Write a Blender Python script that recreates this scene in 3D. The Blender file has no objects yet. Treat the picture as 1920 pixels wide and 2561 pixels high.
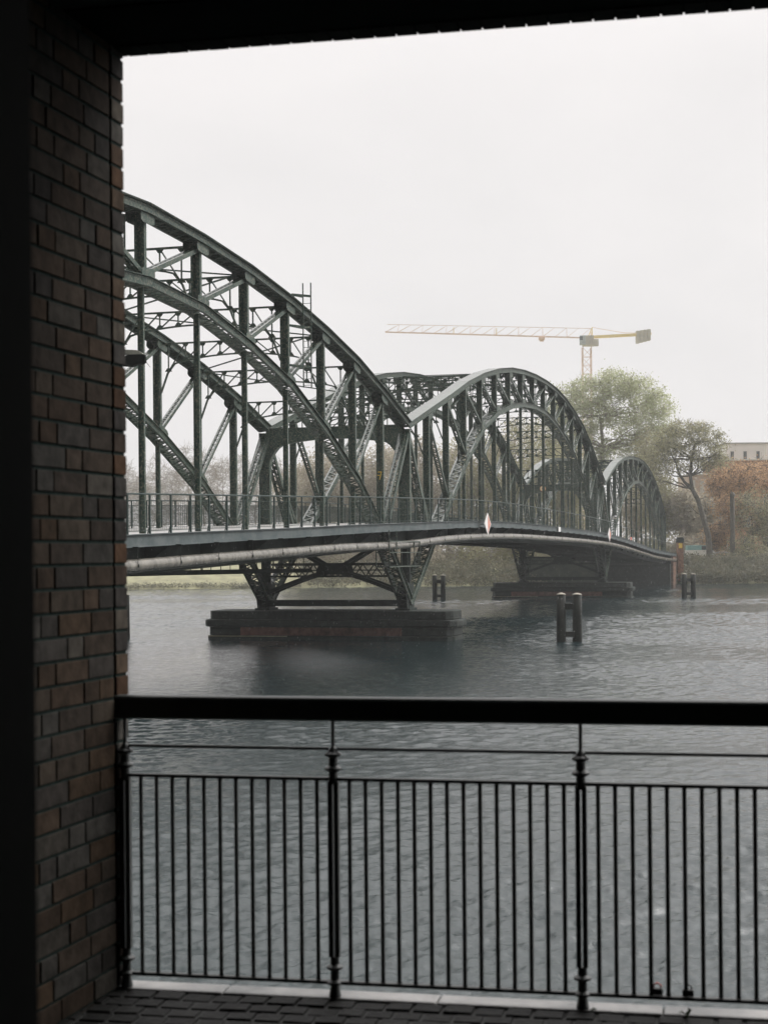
import bpy, math, random
from mathutils import Vector, Matrix
R = math.radians
random.seed(7)
scene = bpy.context.scene
COL = scene.collection
CZ = 4.85            # eye height over the water
ROLL = R(0.5)
F = 4000.0


def V(*a): return Vector(a)


def at(x, y, Y):
    """real point at distance Y that the photograph shows at x, y"""
    u, v = x - 960, 1383 - y
    u0 = u * math.cos(ROLL) + v * math.sin(ROLL)
    v0 = -u * math.sin(ROLL) + v * math.cos(ROLL)
    return V(u0 * Y / F, Y, v0 * Y / F + CZ)


def lerp_tab(tab, k):
    if k <= tab[0][0]: return tab[0][1]
    for (a, za), (b, zb) in zip(tab, tab[1:]):
        if k <= b: return za + (zb - za) * (k - a) / (b - a)
    return tab[-1][1]


# ------------------------------------------------------------------ mesh builder
class MB:
    def __init__(self):
        self.v = []; self.f = []; self.c = []; self.cur = None

    def quad(self, a, b, c, d):
        n = len(self.v); self.v += [a, b, c, d]; self.f.append((n, n + 1, n + 2, n + 3)); self.c.append(self.cur)

    def tri(self, a, b, c):
        n = len(self.v); self.v += [a, b, c]; self.f.append((n, n + 1, n + 2)); self.c.append(self.cur)

    def hexa(self, p):
        """8 corners: bottom ring 0-3, top ring 4-7"""
        n = len(self.v); self.v += [Vector(q) for q in p]
        for f in ((3, 2, 1, 0), (4, 5, 6, 7), (0, 1, 5, 4), (1, 2, 6, 5), (2, 3, 7, 6), (3, 0, 4, 7)):
            self.f.append(tuple(n + i for i in f)); self.c.append(self.cur)

    def box(self, x0, x1, y0, y1, z0, z1):
        self.hexa([(x0, y0, z0), (x1, y0, z0), (x1, y1, z0), (x0, y1, z0),
                   (x0, y0, z1), (x1, y0, z1), (x1, y1, z1), (x0, y1, z1)])

    def bar(self, p0, p1, w, h, side=None, off=(0, 0)):
        """bar p0-p1; w across `side`, h across the third axis; off = shift (side, third)"""
        p0 = Vector(p0); p1 = Vector(p1); d = (p1 - p0)
        if d.length < 1e-6: return
        d.normalize()
        s = Vector(side) if side is not None else (V(0, 0, 1) if abs(d.z) < .9 else V(1, 0, 0)).cross(d)
        s = (s - d * s.dot(d)).normalized(); t = d.cross(s)
        a = s * (w / 2); b = t * (h / 2); o = s * off[0] + t * off[1]
        self.hexa([p0 + o - a - b, p0 + o + a - b, p0 + o + a + b, p0 + o - a + b,
                   p1 + o - a - b, p1 + o + a - b, p1 + o + a + b, p1 + o - a + b])

    def tube(self, p0, p1, r0, r1=None, n=8, caps=True):
        r1 = r0 if r1 is None else r1
        p0 = Vector(p0); p1 = Vector(p1); d = p1 - p0
        if d.length < 1e-6: return
        d.normalize()
        s = d.orthogonal().normalized(); t = d.cross(s); b = len(self.v)
        for p, r in ((p0, r0), (p1, r1)):
            for i in range(n):
                a = 2 * math.pi * i / n
                self.v.append(p + s * (r * math.cos(a)) + t * (r * math.sin(a)))
        for i in range(n):
            j = (i + 1) % n
            self.f.append((b + i, b + j, b + n + j, b + n + i)); self.c.append(self.cur)
        if caps:
            self.f.append(tuple(b + i for i in range(n))[::-1]); self.c.append(self.cur)
            self.f.append(tuple(b + n + i for i in range(n))); self.c.append(self.cur)

    def path(self, pts, rad, n=8):
        """smooth connected tube through pts"""
        b = len(self.v); prev = None
        for i, p in enumerate(pts):
            p = Vector(p)
            d = (Vector(pts[min(i + 1, len(pts) - 1)]) - Vector(pts[max(i - 1, 0)])).normalized()
            if prev is None: s = d.orthogonal().normalized()
            else: s = (prev - d * prev.dot(d)).normalized()
            prev = s; t = d.cross(s); r = rad[i] if isinstance(rad, (list, tuple)) else rad
            for q in range(n):
                a = 2 * math.pi * q / n
                self.v.append(p + s * (r * math.cos(a)) + t * (r * math.sin(a)))
        for i in range(len(pts) - 1):
            for q in range(n):
                j = (q + 1) % n
                self.f.append((b + i * n + q, b + i * n + j, b + (i + 1) * n + j, b + (i + 1) * n + q)); self.c.append(self.cur)
        self.f.append(tuple(b + i for i in range(n))[::-1]); self.c.append(self.cur)
        e = b + (len(pts) - 1) * n
        self.f.append(tuple(e + i for i in range(n))); self.c.append(self.cur)

    def lathe(self, cx, cy, prof, n=16):
        b = len(self.v)
        for r, z in prof:
            for i in range(n):
                a = 2 * math.pi * i / n
                self.v.append(V(cx + r * math.cos(a), cy + r * math.sin(a), z))
        for k in range(len(prof) - 1):
            for i in range(n):
                j = (i + 1) % n
                self.f.append((b + k * n + i, b + k * n + j, b + (k + 1) * n + j, b + (k + 1) * n + i)); self.c.append(self.cur)
        self.f.append(tuple(b + i for i in range(n))[::-1]); self.c.append(self.cur)
        e = b + (len(prof) - 1) * n
        self.f.append(tuple(e + i for i in range(n))); self.c.append(self.cur)

    def prism(self, poly, nrm, thick):
        """flat polygon (list of points) given thickness along nrm"""
        nrm = Vector(nrm); n = len(poly); b = len(self.v)
        self.v += [Vector(p) - nrm * thick / 2 for p in poly] + [Vector(p) + nrm * thick / 2 for p in poly]
        self.f.append(tuple(b + i for i in range(n))[::-1]); self.c.append(self.cur)
        self.f.append(tuple(b + n + i for i in range(n))); self.c.append(self.cur)
        for i in range(n):
            j = (i + 1) % n
            self.f.append((b + i, b + j, b + n + j, b + n + i)); self.c.append(self.cur)

    def build(self, name, mat, parent=None, smooth=False, bevel=0, loc=None, fix=True):
        me = bpy.data.meshes.new(name)
        me.from_pydata([tuple(p) for p in self.v], [], self.f)
        if fix:
            import bmesh
            bm = bmesh.new(); bm.from_mesh(me)
            bmesh.ops.recalc_face_normals(bm, faces=bm.faces); bm.to_mesh(me); bm.free()
        me.materials.append(mat)
        if any(c is not None for c in self.c):
            at_ = me.color_attributes.new('tint', 'FLOAT_COLOR', 'CORNER')
            i = 0
            for k, f in enumerate(self.f):
                c = self.c[k] or (1, 1, 1)
                for _ in f:
                    at_.data[i].color = (c[0], c[1], c[2], 1); i += 1
        if smooth:
            me.polygons.foreach_set('use_smooth', [True] * len(me.polygons))
        o = bpy.data.objects.new(name, me); COL.objects.link(o)
        if parent is not None: o.parent = parent
        if loc is not None: o.location = loc
        if bevel:
            b = o.modifiers.new('bevel', 'BEVEL'); b.width = bevel; b.segments = 2; b.limit_method = 'ANGLE'
        return o


def tag(o, label=None, cat=None, group=None, kind=None):
    if label: o['label'] = label
    if cat: o['category'] = cat
    if group: o['group'] = group
    if kind: o['kind'] = kind
    return o


def empty(name, loc, rz=0.0):
    o = bpy.data.objects.new(name, None); COL.objects.link(o)
    o.location = loc; o.rotation_euler = (0, 0, rz); o.empty_display_size = .3
    return o


def copy_tree(o, parent=None):
    c = o.copy(); COL.objects.link(c); c.parent = parent
    for ch in [x for x in bpy.data.objects if x.parent == o]:
        copy_tree(ch, c)
    return c


# ------------------------------------------------------------------ materials
def new_mat(name):
    m = bpy.data.materials.new(name); m.use_nodes = True
    nt = m.node_tree; p = nt.nodes['Principled BSDF']
    return m, nt, p


def N(nt, typ, **kw):
    n = nt.nodes.new(typ)
    for k, v in kw.items():
        if k in n.inputs: n.inputs[k].default_value = v
        else: setattr(n, k, v)
    return n


def ramp(nt, fac, stops):
    r = nt.nodes.new('ShaderNodeValToRGB')
    e = r.color_ramp.elements
    while len(e) < len(stops): e.new(.5)
    for i, (p, c) in enumerate(stops):
        e[i].position = p; e[i].color = (c[0], c[1], c[2], 1)
    nt.links.new(fac, r.inputs[0]); return r.outputs[0]


def noisy(name, c0, c1, scale=2.0, rough=.6, bump=.0, bscale=None, detail=6, lo=.35, hi=.65, metal=0, spec=None, stretch=None, trans=0):
    m, nt, p = new_mat(name)
    tc = N(nt, 'ShaderNodeTexCoord'); src = tc.outputs['Object']
    if stretch:
        mp = N(nt, 'ShaderNodeMapping'); mp.inputs['Scale'].default_value = stretch
        nt.links.new(src, mp.inputs[0]); src = mp.outputs[0]
    n = N(nt, 'ShaderNodeTexNoise'); n.inputs['Scale'].default_value = scale; n.inputs['Detail'].default_value = detail
    n.inputs['Roughness'].default_value = .65
    nt.links.new(src, n.inputs['Vector'])
    nt.links.new(ramp(nt, n.outputs[0], [(lo, c0), (hi, c1)]), p.inputs['Base Color'])
    p.inputs['Roughness'].default_value = rough; p.inputs['Metallic'].default_value = metal
    if spec is not None: p.inputs['Specular IOR Level'].default_value = spec
    if bump:
        b = N(nt, 'ShaderNodeBump'); b.inputs['Strength'].default_value = 1; b.inputs['Distance'].default_value = bump
        n2 = N(nt, 'ShaderNodeTexNoise'); n2.inputs['Scale'].default_value = bscale or scale * 4; n2.inputs['Detail'].default_value = 5
        nt.links.new(src, n2.inputs['Vector']); nt.links.new(n2.outputs[0], b.inputs['Height']); nt.links.new(b.outputs[0], p.inputs['Normal'])
    return m


def tinted(name, rough=.7, scale=25, amt=.35, bump=.002, spec=None):
    m, nt, p = new_mat(name)
    a = N(nt, 'ShaderNodeAttribute'); a.attribute_name = 'tint'
    tc = N(nt, 'ShaderNodeTexCoord')
    n = N(nt, 'ShaderNodeTexNoise'); n.inputs['Scale'].default_value = scale; n.inputs['Detail'].default_value = 6
    nt.links.new(tc.outputs['Object'], n.inputs['Vector'])
    r = ramp(nt, n.outputs[0], [(.3, (1 - amt,) * 3), (.7, (1 + amt,) * 3)])
    mx = N(nt, 'ShaderNodeMix', data_type='RGBA', blend_type='MULTIPLY'); mx.inputs['Factor'].default_value = 1
    nt.links.new(a.outputs['Color'], mx.inputs[6]); nt.links.new(r, mx.inputs[7]); nt.links.new(mx.outputs[2], p.inputs['Base Color'])
    p.inputs['Roughness'].default_value = rough
    if spec is not None: p.inputs['Specular IOR Level'].default_value = spec
    if bump:
        b = N(nt, 'ShaderNodeBump'); b.inputs['Distance'].default_value = bump
        n2 = N(nt, 'ShaderNodeTexNoise'); n2.inputs['Scale'].default_value = scale * 3
        nt.links.new(tc.outputs['Object'], n2.inputs['Vector'])
        nt.links.new(n2.outputs[0], b.inputs['Height']); nt.links.new(b.outputs[0], p.inputs['Normal'])
    return m


def masonry(name, c1, c2, mortar, bw, bh, ms=.012, rough=.8, rot=None, bump=.01):
    m, nt, p = new_mat(name)
    tc = N(nt, 'ShaderNodeTexCoord')
    mp = N(nt, 'ShaderNodeMapping')
    if rot: mp.inputs['Rotation'].default_value = rot
    nt.links.new(tc.outputs['Object'], mp.inputs[0])
    b = N(nt, 'ShaderNodeTexBrick'); b.inputs['Scale'].default_value = 1
    b.inputs['Brick Width'].default_value = bw; b.inputs['Row Height'].default_value = bh; b.inputs['Mortar Size'].default_value = ms
    b.inputs['Color1'].default_value = (*c1, 1); b.inputs['Color2'].default_value = (*c2, 1); b.inputs['Mortar'].default_value = (*mortar, 1)
    nt.links.new(mp.outputs[0], b.inputs['Vector'])
    n = N(nt, 'ShaderNodeTexNoise'); n.inputs['Scale'].default_value = 3; n.inputs['Detail'].default_value = 8
    nt.links.new(tc.outputs['Object'], n.inputs['Vector'])
    r = ramp(nt, n.outputs[0], [(.3, (.5,) * 3), (.7, (1.3,) * 3)])
    mx = N(nt, 'ShaderNodeMix', data_type='RGBA', blend_type='MULTIPLY'); mx.inputs['Factor'].default_value = 1
    nt.links.new(b.outputs['Color'], mx.inputs[6]); nt.links.new(r, mx.inputs[7]); nt.links.new(mx.outputs[2], p.inputs['Base Color'])
    bp = N(nt, 'ShaderNodeBump'); bp.inputs['Distance'].default_value = bump
    inv = N(nt, 'ShaderNodeMath', operation='SUBTRACT'); inv.inputs[0].default_value = 1
    nt.links.new(b.outputs['Fac'], inv.inputs[1]); nt.links.new(inv.outputs[0], bp.inputs['Height']); nt.links.new(bp.outputs[0], p.inputs['Normal'])
    p.inputs['Roughness'].default_value = rough; p.inputs['Specular IOR Level'].default_value = .2
    return m


def wet_steel(name, c0, c1, speck):
    """old green paint with lichen specks; rain lies on whatever faces up"""
    m, nt, p = new_mat(name); L = nt.links.new
    tc = N(nt, 'ShaderNodeTexCoord')
    n = N(nt, 'ShaderNodeTexNoise'); n.inputs['Scale'].default_value = 2.2; n.inputs['Detail'].default_value = 10; n.inputs['Roughness'].default_value = .7
    L(tc.outputs['Object'], n.inputs['Vector'])
    col = ramp(nt, n.outputs[0], [(.36, c0), (.66, c1)])
    n2 = N(nt, 'ShaderNodeTexNoise'); n2.inputs['Scale'].default_value = 11; n2.inputs['Detail'].default_value = 4; n2.inputs['Roughness'].default_value = .8
    L(tc.outputs['Object'], n2.inputs['Vector'])
    f = ramp(nt, n2.outputs[0], [(.50, (0, 0, 0)), (.62, (1, 1, 1))])
    mx = N(nt, 'ShaderNodeMix', data_type='RGBA'); L(f, mx.inputs['Factor']); L(col, mx.inputs[6]); mx.inputs[7].default_value = (*speck, 1)
    L(mx.outputs[2], p.inputs['Base Color'])
    g = N(nt, 'ShaderNodeNewGeometry'); sx = N(nt, 'ShaderNodeSeparateXYZ'); L(g.outputs['Normal'], sx.inputs[0])
    r = N(nt, 'ShaderNodeMapRange'); r.inputs[1].default_value = .35; r.inputs[2].default_value = .75; r.inputs[3].default_value = .5; r.inputs[4].default_value = .16
    L(sx.outputs[2], r.inputs[0]); L(r.outputs[0], p.inputs['Roughness'])
    q = N(nt, 'ShaderNodeMapRange'); q.inputs[1].default_value = .35; q.inputs[2].default_value = .75; q.inputs[3].default_value = .15; q.inputs[4].default_value = .9
    L(sx.outputs[2], q.inputs[0]); L(q.outputs[0], p.inputs['Specular IOR Level'])
    b = N(nt, 'ShaderNodeBump'); b.inputs['Distance'].default_value = .003; L(n2.outputs[0], b.inputs['Height']); L(b.outputs[0], p.inputs['Normal'])
    return m


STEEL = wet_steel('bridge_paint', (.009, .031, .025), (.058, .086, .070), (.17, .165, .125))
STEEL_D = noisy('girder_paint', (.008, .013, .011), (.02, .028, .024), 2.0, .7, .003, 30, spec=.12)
RAILP = noisy('railing_paint', (.014, .030, .027), (.035, .055, .048), 5, .5, spec=.2)
FASC = noisy('fascia_paint', (.055, .075, .076), (.115, .13, .13), 1.6, .6, .002, 40, 8, stretch=(.6, 1, 1), spec=.15)
DECK = noisy('wet_deck', (.30, .30, .29), (.48, .47, .45), .6, .35, .003, 12, stretch=(.3, 1, 1))
PIPE = noisy('pipe_jacket', (.085, .078, .064), (.20, .188, .158), 1.2, .26, .003, 9, metal=.35, stretch=(2, 1, 1))
STONE = masonry('pier_stone', (.030, .036, .031), (.018, .023, .020), (.009, .011, .010), 1.3, .42, .02, .8, (R(90), 0, R(90)), .03)
REDBRICK = masonry('pier_brick', (.34, .105, .06), (.21, .07, .045), (.13, .065, .05), .25, .077, .012, .85, (R(90), 0, R(90)))
PILE = noisy('wet_timber', (.009, .012, .010), (.026, .026, .021), 3, .6, .01, 14, stretch=(3, 3, .4), spec=.15)
PILECAP = noisy('pile_cap', (.25, .22, .17), (.38, .35, .28), 8, .6)
BARK = noisy('bark', (.06, .055, .042), (.13, .115, .09), 3, .9)
BARK_P = noisy('pale_bark', (.20, .175, .15), (.34, .30, .26), 2, .9)
RAILM = noisy('dark_iron', (.012, .016, .014), (.022, .026, .024), 12, .45, .001, 60)
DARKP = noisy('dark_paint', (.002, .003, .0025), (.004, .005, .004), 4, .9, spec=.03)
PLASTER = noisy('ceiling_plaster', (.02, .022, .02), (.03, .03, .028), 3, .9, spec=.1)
COPING = noisy('wet_coping', (.06, .065, .065), (.30, .29, .28), 1.6, .35, .002, 50)
MORTAR = noisy('mortar', (.012, .019, .017), (.022, .031, .028), 30, .9, .002, 90, spec=.03)
BRICK = tinted('brick_faces', .85, 18, .35, .0025, spec=.04)
WHITE = noisy('white_board', (.72, .70, .68), (.85, .83, .80), 6, .5)
RED = noisy('red_board', (.55, .07, .04), (.72, .12, .07), 6, .5)
YEL = noisy('yellow_paint', (.75, .50, .05), (.85, .60, .09), 2, .5)


def leafmat(name, c0, c1, scale=.35, tr=.5):
    m, nt, p = new_mat(name)
    tc = N(nt, 'ShaderNodeTexCoord')
    n = N(nt, 'ShaderNodeTexNoise'); n.inputs['Scale'].default_value = scale; n.inputs['Detail'].default_value = 8; n.inputs['Roughness'].default_value = .8
    nt.links.new(tc.outputs['Object'], n.inputs['Vector'])
    col = ramp(nt, n.outputs[0], [(.36, c0), (.64, c1)])
    nt.links.new(col, p.inputs['Base Color']); p.inputs['Roughness'].default_value = .6
    t = N(nt, 'ShaderNodeBsdfTranslucent'); nt.links.new(col, t.inputs[0])
    mx = N(nt, 'ShaderNodeMixShader'); mx.inputs[0].default_value = tr
    out = nt.nodes['Material Output']
    nt.links.new(p.outputs[0], mx.inputs[1]); nt.links.new(t.outputs[0], mx.inputs[2]); nt.links.new(mx.outputs[0], out.inputs[0])
    return m


LEAF_G = leafmat('spring_leaves', (.32, .35, .19), (.60, .61, .42))  # far tree leaves paled, distance haze put into their colour
LEAF_O = leafmat('olive_leaves', (.23, .23, .12), (.45, .42, .27))
LEAF_B = leafmat('brown_buds', (.30, .265, .20), (.50, .455, .36))
LEAF_R = leafmat('rust_leaves', (.42, .25, .13), (.66, .45, .27))
LEAF_D = leafmat('hedge_leaves', (.07, .08, .05), (.20, .18, .12), .6)
LEAF_Y = leafmat('lawn_bushes', (.17, .18, .09), (.32, .32, .17), .6)


def water_mat():
    m, nt, p = new_mat('river_water')
    tc = N(nt, 'ShaderNodeTexCoord'); L = nt.links.new
    p.inputs['Base Color'].default_value = (.011, .0215, .023, 1)
    p.inputs['IOR'].default_value = 1.42
    # rain-pocked fine surface over the modelled waves
    n3 = N(nt, 'ShaderNodeTexNoise'); n3.inputs['Scale'].default_value = 16; n3.inputs['Detail'].default_value = 4; n3.inputs['Roughness'].default_value = .7
    L(tc.outputs['Object'], n3.inputs['Vector'])
    b3 = N(nt, 'ShaderNodeBump'); b3.inputs['Distance'].default_value = .006; L(n3.outputs[0], b3.inputs['Height'])
    n4 = N(nt, 'ShaderNodeTexNoise'); n4.inputs['Scale'].default_value = 42; n4.inputs['Detail'].default_value = 2
    L(tc.outputs['Object'], n4.inputs['Vector'])
    b4 = N(nt, 'ShaderNodeBump'); b4.inputs['Distance'].default_value = .005; L(n4.outputs[0], b4.inputs['Height']); L(b3.outputs[0], b4.inputs['Normal'])
    L(b4.outputs[0], p.inputs['Normal'])
    p.inputs['Roughness'].default_value = .06
    return m


# ------------------------------------------------------------------ world, sun, camera, haze
def setup_world():
    w = bpy.data.worlds.new('World'); scene.world = w; w.use_nodes = True
    nt = w.node_tree; L = nt.links.new; bg = nt.nodes['Background']
    sky = nt.nodes.new('ShaderNodeTexSky'); sky.sky_type = 'NISHITA'; sky.sun_disc = False
    sky.sun_elevation = R(42); sky.sun_rotation = R(70); sky.dust_density = 4; sky.air_density = 1
    hs = nt.nodes.new('ShaderNodeHueSaturation'); hs.inputs['Saturation'].default_value = .06; hs.inputs['Value'].default_value = 1.0
    L(sky.outputs[0], hs.inputs['Color'])
    # overcast: a cloud layer lies over the clear sky
    tc = nt.nodes.new('ShaderNodeTexCoord'); mp = nt.nodes.new('ShaderNodeMapping'); mp.inputs['Scale'].default_value = (1, 1, 2.2)
    L(tc.outputs['Generated'], mp.inputs[0])
    n = nt.nodes.new('ShaderNodeTexNoise'); n.inputs['Scale'].default_value = 2.4; n.inputs['Detail'].default_value = 7; n.inputs['Roughness'].default_value = .5
    n.inputs['Distortion'].default_value = .3
    L(mp.outputs[0], n.inputs['Vector'])
    S = 10.0
    r = ramp(nt, n.outputs[0], [(.34, (1.02 * S, .995 * S, .995 * S)), (.60, (1.14 * S, 1.10 * S, 1.095 * S))])
    mx = nt.nodes.new('ShaderNodeMix'); mx.data_type = 'RGBA'; mx.inputs['Factor'].default_value = .92
    L(hs.outputs[0], mx.inputs[6]); L(r, mx.inputs[7])
    # an overcast sky is brighter overhead than low down
    sx = nt.nodes.new('ShaderNodeSeparateXYZ'); L(tc.outputs['Generated'], sx.inputs[0])
    mr = nt.nodes.new('ShaderNodeMapRange'); mr.interpolation_type = 'SMOOTHSTEP'
    mr.inputs[1].default_value = .27; mr.inputs[2].default_value = .95; mr.inputs[3].default_value = .86; mr.inputs[4].default_value = 2.5
    L(sx.outputs[2], mr.inputs[0])
    # sky brightened round the sun, dimmed behind the camera; added to shape steel shading
    dp = nt.nodes.new('ShaderNodeVectorMath'); dp.operation = 'DOT_PRODUCT'; L(tc.outputs['Generated'], dp.inputs[0]); dp.inputs[1].default_value = (.83, .18, .53)
    m2 = nt.nodes.new('ShaderNodeMapRange'); m2.interpolation_type = 'SMOOTHSTEP'
    m2.inputs[1].default_value = .58; m2.inputs[2].default_value = 1.0; m2.inputs[3].default_value = 1.0; m2.inputs[4].default_value = 2.6
    L(dp.outputs['Value'], m2.inputs[0])
    m3 = nt.nodes.new('ShaderNodeMapRange'); m3.interpolation_type = 'SMOOTHSTEP'
    m3.inputs[1].default_value = -.6; m3.inputs[2].default_value = .25; m3.inputs[3].default_value = .35; m3.inputs[4].default_value = 1.0
    L(sx.outputs[1], m3.inputs[0])
    ma = nt.nodes.new('ShaderNodeMath'); ma.operation = 'MULTIPLY'; L(mr.outputs[0], ma.inputs[0]); L(m2.outputs[0], ma.inputs[1])
    mc = nt.nodes.new('ShaderNodeMath'); mc.operation = 'MULTIPLY'; L(ma.outputs[0], mc.inputs[0]); L(m3.outputs[0], mc.inputs[1])
    vm = nt.nodes.new('ShaderNodeVectorMath'); vm.operation = 'SCALE'; L(mx.outputs[2], vm.inputs[0]); L(mc.outputs[0], vm.inputs['Scale'])
    L(vm.outputs[0], bg.inputs['Color'])
    bg.inputs['Strength'].default_value = .1
    sd = bpy.data.lights.new('sun', 'SUN'); sd.energy = 1.2; sd.angle = R(28); sd.color = (1, .97, .93)
    so = bpy.data.objects.new('sun', sd); COL.objects.link(so)
    so.rotation_euler = (R(48), 0, R(110)); so.location = (0, 0, 60)


setup_world()
cam_d = bpy.data.cameras.new('camera'); cam = bpy.data.objects.new('camera', cam_d); COL.objects.link(cam)
cam.location = (0, 0, CZ); cam.rotation_euler = (R(90), ROLL, 0)
cam_d.sensor_fit = 'HORIZONTAL'; cam_d.sensor_width = 24; cam_d.lens = 50
cam_d.shift_y = 102.5 / 1920
cam_d.clip_start = .05; cam_d.clip_end = 3000
cam_d.dof.use_dof = True; cam_d.dof.focus_distance = 95; cam_d.dof.aperture_fstop = 5.0
scene.camera = cam
scene.view_settings.view_transform = 'Standard'; scene.view_settings.look = 'None'
scene.view_settings.exposure = 0; scene.view_settings.gamma = 1
scene.cycles.volume_bounces = 0
scene.cycles.max_bounces = 6; scene.cycles.diffuse_bounces = 3; scene.cycles.glossy_bounces = 3
scene.cycles.transmission_bounces = 2; scene.cycles.caustics_reflective = False; scene.cycles.caustics_refractive = False


def haze():
    m = bpy.data.materials.new('haze'); m.use_nodes = True; nt = m.node_tree
    nt.nodes.remove(nt.nodes['Principled BSDF'])
    v = nt.nodes.new('ShaderNodeVolumePrincipled'); v.inputs['Color'].default_value = (.94, .97, .96, 1); v.inputs['Density'].default_value = .0004
    nt.links.new(v.outputs[0], nt.nodes['Material Output'].inputs['Volume'])
    mb = MB(); mb.box(-260, 260, -40, 470, -3, 92)
    tag(mb.build('haze', m), 'thin grey rain haze over the river', 'haze', kind='stuff')


haze()

# ------------------------------------------------------------------ setting: water, banks
def tilt(x, y): return (x, y)


def water():
    """the river: one sheet with real waves where it can be seen, level beyond"""
    import numpy as np
    rng = np.random.default_rng(4)
    nr, na = 2100, 380
    f = np.linspace(0, 1, nr)
    r = 5.0 * (250 / 5.0) ** (f ** .72)                      # rings, wider apart with distance
    an = np.radians(np.linspace(-19, 19, na))
    Rr, A = np.meshgrid(r, an, indexing='ij')
    X = Rr * np.tan(A); Y = Rr.copy()
    Z = np.zeros_like(X)
    step = np.gradient(r)[:, None]
    for i in range(110):
        lam = .13 * (1.1 / .13) ** (i / 110.0)
        th = rng.normal(R(-80), .6) if lam > .4 else rng.uniform(0, 6.28); k = 2 * math.pi / lam
        amp = .0036 * lam * (1.25 if lam < .4 else 1.0)
        fade = np.clip((lam / step - .6) / 1.2, .55, 1)       # drop waves the mesh cannot carry
        ph = rng.uniform(0, 6.28)
        xx = X + .5 * np.sin(Y * .31 + i) ; yy = Y + .5 * np.sin(X * .27 + i * 2)
        Z += amp * fade * np.sin(k * (xx * math.cos(th) + yy * math.sin(th)) + ph)
    # gusts and the calmer water on the left behind the bridge
    g = np.zeros_like(X)
    for i in range(14):
        lam = rng.uniform(9, 60); th = rng.normal(R(80), .5)
        g += np.sin(2 * math.pi / lam * (X * math.cos(th) * .6 + Y * math.sin(th)) + rng.uniform(0, 6.28))
    g = 1 + .13 * g
    calm = .80 * np.exp(-((X + 4) / 12) ** 4 - ((Y - 74) / 24) ** 4)
    Z *= np.clip(g, .45, 1.7) * (1 - calm)
    edge = np.minimum(1, np.minimum((A - an[0]), (an[-1] - A)) / .03) * np.clip((250 - Y) / 6, 0, 1)
    Z = Z * edge
    v = np.stack([X, Y, Z], -1).reshape(-1, 3)
    idx = np.arange(nr * na).reshape(nr, na)
    q = np.stack([idx[:-1, :-1], idx[:-1, 1:], idx[1:, 1:], idx[1:, :-1]], -1).reshape(-1, 4)
    # level water round the fan, sharing its corners
    ta = math.tan(an[-1])
    ext = np.array([(-500, 5.0, 0), (500, 5.0, 0), (500, 250, 0), (-500, 250, 0), (-500, -80, 0), (500, -80, 0)], float)
    b = len(v); v = np.concatenate([v, ext])
    extra = [(b, idx[0, 0], idx[-1, 0], b + 3), (idx[0, -1], b + 1, b + 2, idx[-1, -1])]
    q = np.concatenate([q, np.array(extra)])
    # in front of the fan
    q = np.concatenate([q, np.array([(b + 4, b + 5, b + 1, b)])])
    me = bpy.data.meshes.new('water')
    me.vertices.add(len(v)); me.vertices.foreach_set('co', v.ravel())
    me.loops.add(q.size); me.loops.foreach_set('vertex_index', q.ravel().astype('i'))
    me.polygons.add(len(q)); me.polygons.foreach_set('loop_start', np.arange(0, q.size, 4, dtype='i'))
    me.polygons.foreach_set('use_smooth', np.ones(len(q), bool))
    me.update(); me.validate()
    me.materials.append(water_mat())
    o = bpy.data.objects.new('water', me); COL.objects.link(o)
    tag(o, kind='structure')


water()

GRASS = noisy('bank_grass', (.17, .165, .10), (.30, .29, .17), .5, .9, .05, 3, 8)
SOIL = noisy('bank_soil', (.07, .06, .045), (.15, .13, .10), .8, .9, .06, 2)
PAVE = noisy('promenade', (.22, .21, .20), (.34, .33, .31), .7, .8)


def far_bank():
    """sloping far bank from the water's edge to level ground, one sheet"""
    mb = MB(); rows = []
    xs = [-480 + 12 * i for i in range(81)]
    def edge(x):
        return 227 + .02 * max(0, x) + 2.0 * math.sin(x * .05) + .9 * math.sin(x * .21 + 1)
    prof = [(-6, -1.6), (-.3, -.1), (1.2, .55), (4, 1.4), (9, 2.4), (16, 3.4), (30, 3.75), (80, 3.9), (460, 4.2)]
    b = 0
    for dy, z in prof:
        for x in xs:
            zz = z + (.25 * math.sin(x * .3 + dy) if 0 < dy < 20 else 0)
            mb.v.append(V(x, min(edge(x) + dy, 690), zz))
    n = len(xs)
    for r in range(len(prof) - 1):
        for i in range(n - 1):
            mb.f.append((r * n + i, r * n + i + 1, (r + 1) * n + i + 1, (r + 1) * n + i)); mb.c.append(None)
    tag(mb.build('far_bank', GRASS, smooth=True, fix=False), kind='structure')


far_bank()

# near side: the terrace the photograph was taken from
e = V(.97973, -.20034, 0); en = V(.20034, .97973, 0)      # along the railing, and out over the water
P0 = V(-.192, 5.83, 0)                                    # foot of the middle railing post
FZ = CZ - 1.62


def RL(a, b, z): return P0 + e * a + en * b + V(0, 0, z)


def rbox(mb, a0, a1, b0, b1, z0, z1):
    mb.hexa([RL(a0, b0, z0), RL(a1, b0, z0), RL(a1, b1, z0), RL(a0, b1, z0), RL(a0, b0, z1), RL(a1, b0, z1), RL(a1, b1, z1), RL(a0, b1, z1)])


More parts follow.
